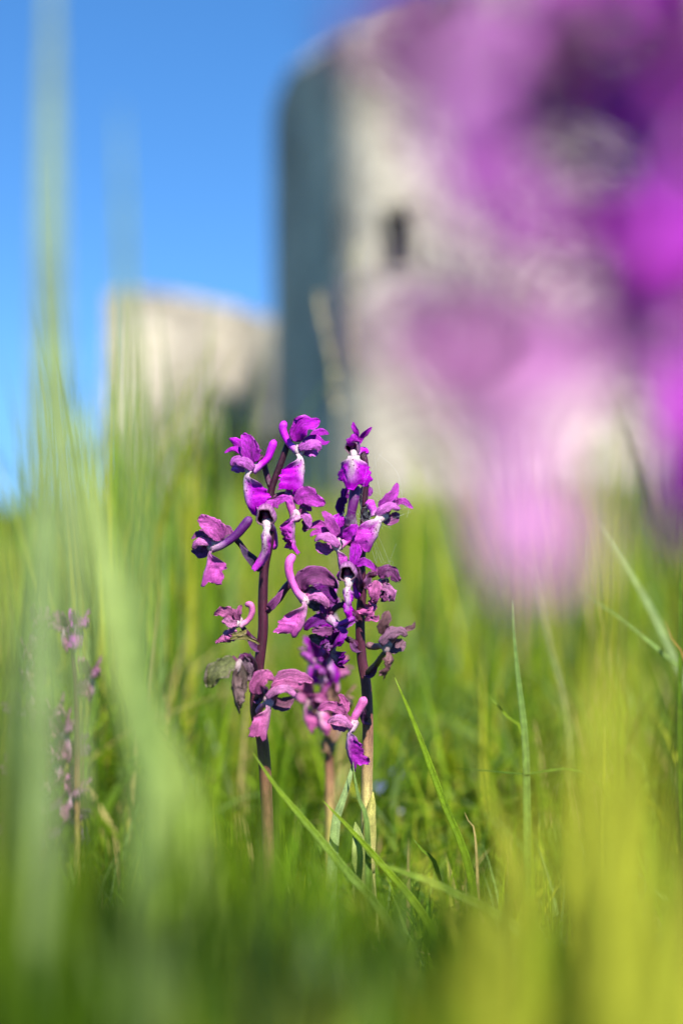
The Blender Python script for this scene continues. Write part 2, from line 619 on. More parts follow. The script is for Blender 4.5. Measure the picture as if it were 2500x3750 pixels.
    def block(name, x, z, w, h, out_, d):
        a = [q(x, z, -out_), q(x + w, z, -out_), q(x + w, z + h, -out_), q(x, z + h, -out_), q(x, z, d), q(x + w, z, d), q(x + w, z + h, d), q(x, z + h, d)]
        return mesh_obj(name, a, [(0, 1, 2, 3), (7, 6, 5, 4), (0, 4, 5, 1), (1, 5, 6, 2), (2, 6, 7, 3), (3, 7, 4, 0)], M_STONE, root, org, smooth=False)
    block('lintel', wx0 - .25, wz1 - .003, wx1 - wx0 + .5, .35, .05, .3)
    block('sill', wx0 - .2, wz0 - .28, wx1 - wx0 + .4, .28, .08, .3)
    # block added on the shaded face to catch the sun as a bright spot
    for px, py, z, s in ((1090, 585, 68.6, .42),):
        c = P(px, py, z)
        V = []
        for dx in (-1.0, .6):
            for dy in (-.7, .7):
                for dz in (-.7, .7):
                    V.append((c.x + dx * s * (1 if dx < 0 else 1), c.y + dy * s, c.z + dz * s))
        mesh_obj('sun_catch_block', V, [(0, 1, 3, 2), (4, 6, 7, 5), (0, 4, 5, 1), (2, 3, 7, 6), (0, 2, 6, 4), (1, 5, 7, 3)], M_STONE, root, org, smooth=False)
    # the low curtain wall beyond
    r2 = empty('castle_wall', (*plan_pt(700, 84), 0.1), 'lower pale beige ruined castle wall standing beyond the tall tower', 'wall')
    o2 = r2.location[:]
    A = [(395, 84, 1075), (440, 84, 1066), (530, 84.2, 1062), (620, 84.6, 1070), (760, 86, 1098), (872, 87, 1125)]
    B = [(872, 87, 1125), (920, 85.8, 1140), (1010, 84.5, 1175), (1100, 83.5, 1185)]
    for nm, pts, nn in (('curtain_face', A, (0.05, -1)), ('buttress_face', B, (0.3, -.95))):
        cols = []
        for (px, z, py) in pts:
            x, y = plan_pt(px, z)
            cols.append((x, y + (.02 if nm == 'buttress_face' else 0), top_z(py, z)))
        V, F = [], []
        for (x, y, t) in cols:
            V += [(x, y, -0.8), (x, y, t), (x - nn[0] * 1.5, y + 1.5, t - .2), (x - nn[0] * 1.5, y + 1.5, -0.8)]
        n = len(cols)
        for i in range(n - 1):
            a, b = 4 * i, 4 * (i + 1)
            for k in range(4):
                l = (k + 1) % 4
                F.append((a + k, b + k, b + l, a + l))
        F += [(0, 1, 2, 3), (4 * n - 1, 4 * n - 2, 4 * n - 3, 4 * n - 4)]
        mesh_obj(nm, V, F, M_STONE, r2, o2, smooth=False)


build_castle()


def shrub(px, z, w, h, label, seed, n=2600, col=(0.02, 0.035, 0.012), leaf=0.09):
    r = np.random.default_rng(seed)
    x0, y0 = plan_pt(px, z)
    gz = float(ground_z(x0, y0))
    root = empty('shrub', (x0, y0, gz), label, 'shrub', 'shrubs at the foot of the castle')
    V, F, Cc = [], [], []
    cl = r.normal(0, 1, (16, 3)) * [0.42 * w, 0.3 * w, 0.22 * h] + [0, 0, h * .55]
    for i in range(n):
        c = cl[r.integers(16)] + r.normal(0, 1, 3) * [.16 * w, .16 * w, .14 * h]
        c[2] = max(c[2], .1)
        a = unit(r.normal(0, 1, 3)); b = unit(np.cross(a, r.normal(0, 1, 3)))
        s = leaf * r.uniform(.6, 1.5)
        k = len(V)
        V += [c - a * s, c + b * s * .5, c + a * s, c - b * s * .5]
        F.append((k, k + 1, k + 2, k + 3))
        f = r.uniform(.6, 1.6)
        Cc += [(col[0] * f, col[1] * f, col[2] * f, 1)] * 4
    V = np.array(V) + [x0, y0, gz]
    mesh_obj('crown', V, F, M_GRASS, root, root.location[:], Cc, V * 100)
    for k in range(4):
        a = k * 1.6
        tube('stem', [(x0, y0, gz - .1), (x0 + .1 * w * math.cos(a), y0 + .1 * w * math.sin(a), gz + h * .3), (x0 + .3 * w * math.cos(a), y0 + .3 * w * math.sin(a), gz + h * .7)],
             lambda t: 0.05 - .035 * t, M_STEM, root, root.location[:], nt=6, nr=6, colfn=lambda t, a: np.tile([.06, .045, .03, 1], (len(t), 1)))


shrub(760, 52, 2.4, 3.0, 'dark green bushy shrub in front of the low castle wall', 21)
shrub(900, 53, 2.0, 2.6, 'dark green shrub against the foot of the shaded tower face', 22)

# ------------------------------------------------------------------ orchids
MAG = (0.42, 0.001, 0.48)
PINK = (0.52, 0.11, 0.33)
MAUVE = (0.22, 0.045, 0.18)
DARKP = (0.13, 0.003, 0.18)
DULL = (0.20, 0.07, 0.13)
STEMP = (0.026, 0.0018, 0.013)


def mix3(a, b, f):
    return tuple(a[i] * (1 - f) + b[i] * f for i in range(3))


def petal_col(c, pale=0.0, seed=0):
    c = np.array(c)
    light = c * 0.5 + np.array([0.66, 0.24, 0.60]) * 0.5
    def fn(t, v):
        f = np.clip(np.abs(v) ** 8 * 0.35 + pale + 0.10 * pnoise(t * 4, v * 3, seed), 0, 1)[..., None]  # lilac rims, paler than their own to read as edge highlights
        d = (np.exp(-(v / 0.10) ** 2) * 0.35 * (1 - t))[..., None]
        rgb = (c * (1 - f) + light * f) * (1 - d)
        return np.concatenate([rgb, np.zeros_like(f)], -1)
    return fn


def lip_col(c, white=1.0, seed=0):
    c = np.array(c)
    w = np.array([0.56, 0.43, 0.48])
    def fn(t, v):
        nz = 0.18 * pnoise(t * 6, v * 7, seed)
        core = np.exp(-((v + nz * .4) / 0.24) ** 2) * np.clip(1.2 - t * 1.5, 0, 1) ** 0.8
        neck = np.clip((0.27 - t + nz * .3) / 0.18, 0, 1)
        f = np.clip(np.maximum(core * 1.25, neck) * white, 0, 1)[..., None]
        rgb = c * (1 - f) + w * f
        spot = np.clip((0.55 - t) / 0.1, 0, 1) * np.clip((0.6 - np.abs(v)) / 0.15, 0, 1) * np.clip((t - 0.03) / .04, 0, 1)
        return np.concatenate([rgb, (spot * white)[..., None]], -1)
    return fn


W_SEPAL = lambda t: np.clip(np.sin(np.pi * np.clip(t, 0, 1) ** 0.85) ** 0.62, 0.0, 1) * (1 - 0.15 * t) + 0.10 * (1 - t) + 0.035
W_HOOD = lambda t: np.clip(np.sin(np.pi * (0.14 + 0.83 * t)) ** 0.55, 0.05, 1)
W_LIP = lambda t: np.interp(t, [0, .07, .13, .2, .32, .6, .82, 1.0], [.30, .27, .32, .64, .93, 1.0, .97, .78])
W_BLADE = lambda t: np.interp(t, [0, .1, .4, .7, .9, 1.0], [.75, .9, 1.0, .8, .4, .04])
W_BRACT = lambda t: np.interp(t, [0, .2, .5, .8, 1.0], [.7, 1.0, .85, .45, .05])


def nFv(F, d):
    return F * d


def hood(parent, org, O, B, k, col, seed):
    """helmet of joined petals round a dark mouth, open to the front and below"""
    nu, nv = 12, 20
    ax = Vector((.95, 0, -.31)).normalized()
    u1 = Vector((0, 1, 0)); u2 = ax.cross(u1)
    V, F, Cc, U = [], [], [], []
    for layer, sh in ((0, 1.0), (1, .86)):
        for i in range(nu):
            a = math.pi - (math.pi - .98) * i / (nu - 1)
            for j in range(nv):
                b = 2 * math.pi * j / nv
                w = 1 + .05 * math.sin(3 * b + seed) + (.10 * math.sin(5 * b + seed) * (i / (nu - 1)) ** 3)
                d = ax * math.cos(a) + (u1 * math.cos(b) + u2 * math.sin(b)) * math.sin(a) * w
                q = Vector((1.2 + d.x * 3.3, d.y * 2.65, 1.5 + d.z * 3.1)) * sh + Vector((1.2, 0, 1.5)) * (1 - sh)
                V.append(O + B @ (q * k))
                f = i / (nu - 1)
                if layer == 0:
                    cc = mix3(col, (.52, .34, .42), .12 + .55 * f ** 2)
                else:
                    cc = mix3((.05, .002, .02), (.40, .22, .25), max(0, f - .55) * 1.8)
                Cc.append((*cc, 0)); U.append((b * 2.5, i * .6, layer * 5))
    n0 = nu * nv
    for i in range(nu - 1):
        for j in range(nv):
            l = (j + 1) % nv
            F.append((i * nv + j, (i + 1) * nv + j, (i + 1) * nv + l, i * nv + l))
            F.append((n0 + i * nv + j, n0 + i * nv + l, n0 + (i + 1) * nv + l, n0 + (i + 1) * nv + j))
    for j in range(nv):
        l = (j + 1) % nv
        e = (nu - 1) * nv
        F.append((e + j, n0 + e + j, n0 + e + l, e + l))
    return mesh_obj('hood', [tuple(v) for v in V], F, M_PETAL, parent, org, Cc, U)


def flower(root, org, z0, px, py, dz=0.0, yaw=0, pitch=0, roll=0, sc=1.0, col=MAG, wither=0.0, white=1.0, seed=0, attach=None, stemz=None, pale=0.0, detail=1.0, **ov):
    """One orchid flower: column and throat (the flower mesh itself) with lip, spur, sepals, petals, ovary and bract under it.
    Parts given as pixel curves [(px, py, depth offset in mm), ...] follow the photograph, others take the usual shape."""
    zc = z0 + dz * 0.001
    O = P(px, py, zc)
    y, p, r = math.radians(yaw), math.radians(pitch), math.radians(roll)
    F = Vector((math.sin(y), -math.cos(y), 0))
    U = Vector((0, 0, 1))
    Lf = U.cross(F)
    R = Matrix.Rotation(p, 3, Lf)
    F, U = R @ F, R @ U
    R = Matrix.Rotation(r, 3, F)
    Lf, U = R @ Lf, R @ U
    B = Matrix((F, Lf, U)).transposed()
    k = 0.001 * sc
    sub = lambda pts: [O + B @ (Vector(q) * k) for q in pts]
    pxc = lambda pts: [P(q[0], q[1], z0 + (q[2] if len(q) > 2 else dz) * 0.001) for q in pts]
    nF, nL, nU = np.array(F), np.array(Lf), np.array(U)
    rn = np.random.default_rng(seed + 100)
    ruf = 0.24 + 0.9 * wither
    jg = 0.06 + 0.15 * wither
    nt_ = int(16 * detail); nv_ = int(9 * detail) | 1

    # flower centre: the column with its anther cap, standing in the throat
    cc = sub([(-0.6, 0, -.4), (0.2, 0, 0.5), (1.1, 0, 1.5), (1.9, 0, 2.3)])
    fl = tube('flower', cc, lambda t: k * (1.25 - 0.35 * t), M_TUBE, root, org, nt=8, nr=10,
              colfn=lambda t, a: np.concatenate([np.outer(1 - t, mix3(col, (.2, .05, .1), .5)) + np.outer(t, (0.07, 0.003, 0.035)), np.zeros((len(t), 1))], 1))

    # pale spotted throat between column and lip
    lp = (pxc(ov['lip']['m']) if ov.get('lip') else sub([(0.4, 0, -0.4), (1.1, 0, -2.2), (1.5, 0, -5.2)]))
    l2 = lp[0].lerp(lp[1], .35) if ov.get('lip') else lp[1]
    thc = np.array(mix3((.50, .38, .40), col, .55 * (1 - white) + .05))
    tube('throat', [O + B @ (Vector((-1.6, 0, .9)) * k), O + B @ (Vector((-.5, 0, .1)) * k), lp[0].lerp(O, .4) + nFv(F, -.0004), l2 + nFv(F, -.0006)],
         lambda t: k * np.interp(t, [0, .3, .7, 1], [1.1, 1.6, 1.35, .8]), M_LIP, fl, org, nt=12, nr=10,
         colfn=lambda t, a: np.concatenate([np.tile(thc, (len(t), 1)), np.full((len(t), 1), .9 * white)], 1))
    if ov.get('hood'):
        hood(fl, org, O, B, k * ov['hood'], col, seed)
        ov['petA'] = ov['petB'] = None

    def put(name, key, pts, hw, width, face, cup, c, n=None, side=None, **kw):
        if key in ov:
            spec = ov[key]
            if spec is None:
                return None
            pts = pxc(spec['m'])
            hw = spec.get('hw', hw)
            face = spec.get('face', (0.0, -1.0, 0.25)) if key != 'lip' else face
            cup = spec.get('cup', cup if key == 'lip' else 0.55)
            c = spec.get('col', c)
            side = spec.get('side', side)
            kw['twist'] = spec.get('twist', 0)
            ruf_ = spec.get('ruf', kw.pop('ruffle', ruf))
            jag_ = spec.get('jag', kw.pop('jag', jg))
            hwm = hw * 0.001
            pal = spec.get('pale', pale)
        else:
            pts = sub(pts); hwm = hw * k
            ruf_ = kw.pop('ruffle', ruf); jag_ = kw.pop('jag', jg)
            pal = pale
        sd = seed + sum(ord(ch) for ch in key)
        cf = lip_col(c, white * (ov.get('lip', {}) or {}).get('white', 1.0), sd) if key == 'lip' else petal_col(c, pal, sd)
        return ribbon(name, pts, hwm, width, face, M_LIP if key == 'lip' else M_PETAL, fl, org, nt=kw.pop('nt', nt_), nv=kw.pop('nv', nv_),
                      cup=cup, ruffle=ruf_, jag=jag_, colfn=cf, seed=sd, side=side, **kw)

    c2 = col
    # lip: three lobes, sides folded back
    put('lip', 'lip', [(0.4, 0, -0.4), (1.1, 0, -2.2), (1.5, 0, -5.2), (1.0, 0, -8.8), (-0.4, 0, -12)], 5.6, W_LIP, nF, -1.15, col,
        side=tuple(-nL), lobes=True, nt=int(26 * detail), nv=int(19 * detail) | 1, ruffle=0.10 + .7 * wither, jag=0.05 + .1 * wither)
    # spur
    if ov.get('spur', 1) is not None:
        sp = ov.get('spur')
        pts = pxc(sp['m']) if sp else sub([(-.6, 0, -.5), (-3, 0, -.2), (-5.8, 0, 1.4), (-7.4, 0, 4.2), (-8.2, 0, 7.2)])
        r0 = (sp.get('r', 1.2) if sp else 1.2 * sc) * 0.00092
        cs = np.array((sp or {}).get('col', col))
        cw = cs * .6 + np.array([.75, .5, .6]) * .4
        tube('spur', pts, lambda t: r0 * np.interp(t, [0, .1, .3, .75, .92, 1], [1.25, 1.05, .85, 1.05, 1.1, .72]), M_TUBE, fl, org, nt=int(22 * detail), nr=12,
             wob=0.03 + .12 * wither, seed=seed,
             colfn=lambda t, a: np.concatenate([np.outer(np.clip(1 - t * 3, 0, 1), cw) + np.outer(1 - np.clip(1 - t * 3, 0, 1), cs), np.zeros((len(t), 1))], 1))
    # hood: two petals and the dorsal sepal bent over the column
    hc = mix3(col, (0.6, 0.32, 0.52), 0.25)
    for s, key in ((-1, 'petA'), (1, 'petB')):
        put('petal', key, [(-.2, s * 1.3, .2), (1.4, s * 2.3, 2.0), (3.6, s * 2.0, 3.4), (5.4, s * .7, 2.6)], 2.0, W_HOOD, nL * s + nU * .6, -0.75, hc)
    put('dorsal_sepal', 'dors', [(-.6, 0, 1.4), (.8, 0, 4.2), (3.6, 0, 5.6), (6.8, 0, 5.0)], 2.0, W_SEPAL, nU, -0.7, c2, side=None)
    # the two raised side sepals
    for s, key in ((-1, 'sepA'), (1, 'sepB')):
        e = rn.uniform(-.8, .8)
        put('sepal', key, [(-.8, s * 1.1, 1.1), (-1.0, s * 2.6 + e, 4.2), (-.2, s * 4.2 + e, 7.4), (1.8, s * 5.0 + e, 9.6)], 2.3, W_SEPAL, nL * s * .8 + nF * .6, 0.5, c2)
    for i, ex in enumerate(ov.get('extra', [])):
        ov['ex%d' % i] = ex
        put(ex.get('name', 'petal'), 'ex%d' % i, None, 1.5, W_SEPAL, (0, -1, .2), .5, c2)
    # ovary from the back of the flower to the stem, and its bract
    if attach is not None:
        at = P(attach[0], attach[1], stemz)
        if 'ovary' in ov:
            pts = pxc(ov['ovary'])[:] + [at]
        else:
            b = O + B @ (Vector((-1.0, 0, 1.2)) * k)
            mid = (b + at) / 2 + Vector((0, 0, 0.0025 * sc)) + (at - b).cross(Vector((0, 1, 0))) * 0.12
            pts = [b, b * .6 + mid * .4 + Vector((0, 0, .0012)), mid, at]
        oc = np.array(ov.get('ocol', (0.06, 0.006, 0.04)))
        tube('ovary', pts, lambda t: 0.001 * ov.get('orad', .85) * np.interp(t, [0, .15, .6, 1], [.75, .85, 1.05, .9]), M_STEM, fl, org, nt=18, nr=8, wob=0.12, seed=seed,
             colfn=lambda t, a: np.concatenate([np.outer(.8 + .35 * np.sin(a + t * 9), oc), np.zeros((len(t), 1))], 1))
        if ov.get('bract', True):
            d = (pts[-2] - at)
            bp = ov.get('bract') if isinstance(ov.get('bract'), list) else None
            bm = pxc(bp) if bp else [at, at + d * .45 + Vector((0, -.0008, -.0012)), at + d * .9 + Vector((0, -.001, -.001)), at + d * 1.25 + Vector((0, 0, .001))]
            ribbon('bract', bm, 0.0013 * (ov.get('brw', 1.0)), W_BRACT, (0, -1, .3), M_PETAL, fl, org, nt=10, nv=5, cup=.7,
                   colfn=petal_col(ov.get('bcol', (0.13, 0.035, 0.13)), 0, seed), seed=seed, ruffle=.1)
    return fl


def orchid(label, base_px, z0, stem_px, stem_r, group='early purple orchids in the turf', stem_cols=None):
    pts = [P(a, b, z0 + (c * .001 if c else 0)) for a, b, c in stem_px]
    bx, by = pts[-1].x, pts[-1].y
    gz = float(ground_z(bx, by))
    root = empty('orchid_plant', (bx, by, gz), label, 'orchid', group)
    org = root.location[:]
    pts[-1].z = gz - 0.004
    sc_ = stem_cols or [(0, STEMP), (.4, (0.05, 0.007, 0.02)), (.5, (.14, .05, .035)), (.6, (0.27, 0.15, 0.07)), (.72, (0.32, 0.27, 0.07)), (1, (0.24, 0.28, 0.06))]
    tt = [q[0] for q in sc_]
    cc = np.array([q[1] for q in sc_])
    tube('stem', pts, lambda t: 0.001 * stem_r * np.interp(t, [0, .08, .3, .6, 1], [.55, .62, .85, 1.05, 1.15]), M_STEM, root, org, nt=60, nr=12, wob=0.05, seed=int(base_px),
         colfn=lambda t, a: np.stack([np.interp(t, tt, cc[:, 0]), np.interp(t, tt, cc[:, 1]), np.interp(t, tt, cc[:, 2]), np.zeros_like(t)], 1) * (1 + .3 * np.sin(a * 4 + t * 14))[:, None])
    return root, org


def C(m, hw, **kw):
    return dict(m=m, hw=hw, **kw)


def build_left_orchid():
    z0 = FOC
    stem = [(1056, 1618, 0), (1040, 1665, 0), (1012, 1740, 0), (992, 1800, 0), (990, 1880, 0), (988, 1980, 0), (968, 2080, 0), (962, 2200, 0), (963, 2310, 0), (948, 2440, 0),
            (935, 2590, 1), (962, 2720, 2), (975, 2900, 3), (985, 3200, 4), (988, 3600, 5)]
    root, org = orchid('sharp magenta orchid with loosely spaced flowers, tall spurs and an arching purple stem', 988, z0, stem, 1.55,
                       stem_cols=[(0, STEMP), (.45, (0.05, 0.007, 0.02)), (.56, (.11, .035, .03)), (.72, (.17, .09, .045)), (1, (.18, .17, .05))])
    f = lambda *a, **k: flower(root, org, z0, *a, stemz=z0, **k)
    # upper left flower, in profile facing left
    f(912, 1714, -3, yaw=-78, seed=1, col=MAG, attach=(990, 1782), ovary=[(945, 1692, -1), (958, 1674, 0), (968, 1702, 1), (977, 1742, 1)], bract=False,
      sepA=C([(930, 1696, -4), (918, 1655, -5), (905, 1615, -5), (888, 1590, -4)], 2.5, cup=.6, pale=.1),
      sepB=C([(914, 1688, 1), (893, 1648, 2), (864, 1620, 3), (836, 1606, 4)], 1.7, cup=-.6, twist=.5),
      dors=C([(918, 1692, -2), (886, 1660, -3), (852, 1647, -3), (820, 1659, -3)], 1.5, cup=.8, face=(0, -.6, .8)),
      petA=C([(930, 1716, -5), (896, 1688, -6), (862, 1684, -6), (842, 1706, -5)], 1.75, pale=.35, cup=-.6, face=(0, -1, .5)),
      petB=C([(905, 1712, 0), (872, 1712, 0), (848, 1712, 1)], 1.7, pale=.3),
      lip=C([(905, 1722, -4), (893, 1752, -4), (891, 1798, -4), (902, 1845, -4), (926, 1890, -3)], 7.0, cup=-1.25),
      spur=C([(925, 1724, -3), (950, 1706, -3), (979, 1680, -3), (993, 1645, -3), (1004, 1614, -3)], 0, r=1.12))
    # top flower, in profile facing right
    f(1100, 1650, -2, yaw=78, seed=2, col=MAG, attach=(1050, 1640), ovary=[(1086, 1610, 0), (1072, 1601, 0), (1060, 1612, 0)], bract=False,
      sepB=C([(1092, 1618, -3), (1092, 1586, -4), (1116, 1556, -5), (1152, 1548, -4), (1172, 1541, -3)], 2.7, cup=.9),
      sepA=C([(1135, 1604, 1), (1160, 1586, 2), (1185, 1583, 2), (1206, 1589, 2)], 1.1, cup=.4),
      dors=C([(1108, 1618, -2), (1148, 1604, -2), (1184, 1622, -2), (1209, 1616, -2)], 1.0, cup=.5),
      petB=C([(1092, 1640, -4), (1126, 1624, -5), (1160, 1628, -5), (1177, 1650, -4)], 1.65, pale=.2, cup=-.6, face=(0, -1, .5)),
      petA=C([(1108, 1656, 0), (1138, 1658, 0), (1166, 1658, 1)], 1.25, pale=.35),
      lip=C([(1102, 1660, -3), (1113, 1690, -3), (1114, 1738, -3), (1106, 1785, -3), (1088, 1816, -2)], 6.9, cup=-1.25),
      spur=C([(1090, 1652, -2), (1064, 1630, -2), (1046, 1602, -2), (1035, 1570, -2), (1042, 1545, -2)], 0, r=1.1))
    # front flower, throat to the lens
    f(978, 1908, -8, yaw=-8, pitch=4, seed=3, sc=.95, hood=1.05, col=mix3(MAG, PINK, .25), attach=(990, 1850), pale=.15,
      sepA=C([(968, 1872, -6), (955, 1858, -5), (965, 1842, -3)], 1.2),
      sepB=C([(996, 1856, -6), (1018, 1834, -6), (1048, 1826, -7), (1074, 1850, -8)], 1.05, cup=.5),
      dors=C([(985, 1876, -8), (980, 1856, -9), (1000, 1843, -8), (1020, 1862, -7)], 1.3, cup=-.5),
      lip=C([(976, 1930, -11), (970, 1975, -11), (968, 2018, -10), (950, 2058, -9), (922, 2090, -9)], 3.4, cup=-1.5),
      spur=C([(985, 1915, -5), (1000, 1940, 0), (1005, 1985, 2), (1003, 2010, 2)], 0, r=1.0))
    # left flower, profile facing left
    f(770, 1999, -4, yaw=-80, seed=4, col=mix3(MAG, PINK, .7), attach=(962, 2092), ovary=[(818, 1976, -3), (845, 1963, -2), (876, 1988, -1), (912, 2036, 0)],
      bract=[(955, 2085, -2), (925, 2052, -3), (893, 2018, -3), (878, 1990, -3)], brw=1.25, bcol=(.06, .03, .09), ocol=(.06, .02, .05),
      sepA=C([(812, 1978, -5), (790, 1944, -6), (756, 1912, -6), (722, 1902, -5)], 2.5, cup=.7, pale=.1),
      sepB=C([(808, 1980, 1), (836, 1962, 2), (834, 1938, 3), (818, 1925, 3)], 1.5, col=MAUVE),
      dors=C([(785, 1984, -2), (752, 1956, -3), (722, 1960, -3), (700, 1974, -3)], 1.4, cup=.6, col=MAUVE, face=(0, -.7, .7)),
      petA=C([(784, 1990, -5), (746, 1980, -6), (720, 1986, -6), (704, 2010, -5)], 1.25, pale=.3, cup=-.6, face=(0, -1, .5)),
      petB=C([(772, 2012, 0), (735, 2022, 0), (704, 2008, 1)], 1.7, col=MAUVE),
      lip=C([(768, 2008, -4), (760, 2036, -4), (754, 2070, -4), (744, 2110, -4), (734, 2148, -3)], 5.9, cup=-1.15, white=.45),
      spur=C([(775, 2005, -4), (812, 1996, -4), (858, 1966, -4), (894, 1926, -4), (916, 1897, -4)], 0, r=1.3, col=(.085, .005, .12)))  # the spur's dark violet holds the shadow that falls across it
    # flower right of the stem, nodding with a frilled lip
    f(1090, 1895, -2, yaw=65, seed=5, col=mix3(MAG, PINK, .3), attach=(992, 1830), bract=False,
      ovary=[(1062, 1815, 0), (1030, 1812, 0)],
      sepB=C([(1080, 1842, -3), (1112, 1816, -4), (1150, 1830, -4), (1192, 1850, -3)], 2.3, cup=.5),
      sepA=C([(1062, 1838, 1), (1055, 1812, 2), (1030, 1822, 3)], 1.3),
      dors=C([(1096, 1866, -1), (1120, 1858, -1), (1142, 1872, -1)], 1.1),
      petB=C([(1100, 1880, -3), (1124, 1896, -4), (1134, 1935, -4)], 1.2, pale=.3, cup=-.4),
      petA=C([(1110, 1905, 0), (1125, 1925, 0), (1108, 1946, 0)], 1.2, col=MAUVE),
      lip=C([(1086, 1868, -4), (1078, 1915, -4), (1076, 1975, -3), (1082, 2005, -2), (1096, 2030, -1)], 3.6, cup=-1.7, white=.8, ruf=.4),
      spur=C([(1084, 1905, -3), (1070, 1870, -3), (1062, 1838, -2), (1058, 1800, -1)], 0, r=1.35, col=(.24, .03, .2)))
    # lower right flower with long S-shaped spur
    f(1122, 2196, -4, yaw=78, seed=6, col=mix3(MAG, PINK, .75), attach=(975, 2238), ovary=[(1108, 2140, -1), (1080, 2122, 0), (1050, 2148, 0), (1018, 2194, 0)],
      ocol=(.15, .03, .09), orad=1.05, bract=[(985, 2230, -2), (1012, 2198, -3), (1038, 2158, -3)], bcol=(.25, .05, .20),
      sepB=C([(1106, 2166, -4), (1112, 2128, -5), (1152, 2106, -6), (1200, 2120, -5), (1238, 2156, -4)], 2.6, cup=.8, col=MAUVE),
      sepA=C([(1138, 2166, 1), (1188, 2160, 2), (1220, 2186, 2), (1226, 2216, 2)], 1.9, col=DARKP),
      dors=C([(1110, 2180, -2), (1140, 2164, -2), (1170, 2176, -2)], 1.2, col=MAUVE),
      petB=C([(1118, 2190, -5), (1152, 2180, -6), (1186, 2196, -6), (1203, 2230, -5)], 1.5, pale=.3, cup=-.6, face=(0, -1, .4)),
      petA=C([(1130, 2206, 0), (1160, 2220, 0), (1192, 2228, 0)], 1.6, col=(.2, .14, .17)),
      lip=C([(1126, 2202, -5), (1124, 2236, -5), (1118, 2276, -5), (1104, 2306, -5), (1084, 2334, -4)], 7.2, cup=-1.3, white=.5),
      spur=C([(1122, 2204, -4), (1088, 2168, -5), (1062, 2110, -5), (1058, 2064, -5), (1074, 2034, -4)], 0, r=1.2))
    # wilted flower left of the stem
    f(868, 2276, -3, yaw=-55, seed=7, col=mix3(PINK, DULL, .4), wither=.5, attach=(958, 2372), ovary=[(890, 2300, -2), (918, 2334, -1)], sc=.8,
      sepA=C([(866, 2268, -4), (836, 2244, -5), (806, 2242, -5), (782, 2252, -4)], 1.5, ruf=.5),
      sepB=C([(872, 2276, -4), (872, 2244, -5), (886, 2212, -5)], 1.0, ruf=.4),
      dors=C([(860, 2278, -2), (852, 2250, -2), (868, 2232, -2)], 1.3, ruf=.4),
      petA=C([(868, 2284, -5), (840, 2280, -6), (812, 2268, -5)], 1.1, ruf=.4),
      petB=None,
      lip=C([(864, 2288, -4), (838, 2310, -4), (814, 2332, -4), (788, 2356, -3)], 2.6, white=.3, ruf=.6, cup=-.9),
      spur=C([(878, 2292, -3), (908, 2272, -3), (924, 2240, -3), (918, 2216, -3), (900, 2214, -3)], 0, r=.9),
      extra=[C([(840, 2340, -5), (880, 2330, -6), (925, 2345, -5), (955, 2362, -4)], .7, col=(.22, .20, .05), name='bract'),
             C([(850, 2325, -5), (885, 2320, -6), (905, 2305, -5)], .7, col=(.25, .22, .06), name='bract')])
    # faded greenish flower low on the left
    f(868, 2430, -16, yaw=-60, seed=8, col=(.16, .10, .10), wither=.4, white=.2, attach=(945, 2480), sc=.7,
      sepA=C([(862, 2420, -18), (815, 2440, -20), (780, 2475, -21), (764, 2524, -20)], 2.6, col=(.14, .16, .05)),
      sepB=C([(872, 2420, -16), (880, 2470, -16), (884, 2540, -16), (872, 2600, -16)], 1.8, col=(.14, .10, .08)),
      dors=C([(880, 2395, -14), (905, 2440, -13), (920, 2500, -13)], 1.4, col=(.2, .12, .16)),
      petA=None, petB=None, lip=C([(862, 2440, -17), (855, 2500, -17), (860, 2560, -17), (880, 2620, -17)], 2.6, white=.1), spur=None)
    # lowest flower facing right
    f(990, 2566, -12, yaw=68, seed=9, col=mix3(PINK, DULL, .25), attach=(938, 2560), sc=.9, white=.5,
      sepB=C([(938, 2545, -14), (944, 2500, -15), (975, 2475, -15), (1005, 2490, -14)], 2.2, cup=.7),
      sepA=C([(1000, 2512, -11), (1050, 2478, -11), (1105, 2478, -11), (1150, 2498, -10)], 1.8, pale=.2, cup=.5),
      dors=C([(990, 2525, -12), (1030, 2505, -12), (1080, 2510, -12), (1110, 2508, -11)], 1.3),
      petB=C([(974, 2556, -15), (1006, 2528, -16), (1048, 2522, -16), (1086, 2546, -15)], 1.25, pale=.5, cup=-.6, face=(0, -1, .5)),
      petA=C([(996, 2572, -11), (1038, 2580, -10), (1074, 2556, -10)], 1.9, col=DULL),
      lip=C([(990, 2580, -13), (988, 2622, -13), (980, 2668, -13), (972, 2714, -12)], 5.0, cup=-1.0, white=.7),
      spur=C([(978, 2575, -11), (955, 2590, -8), (945, 2610, -6)], 0, r=.9))


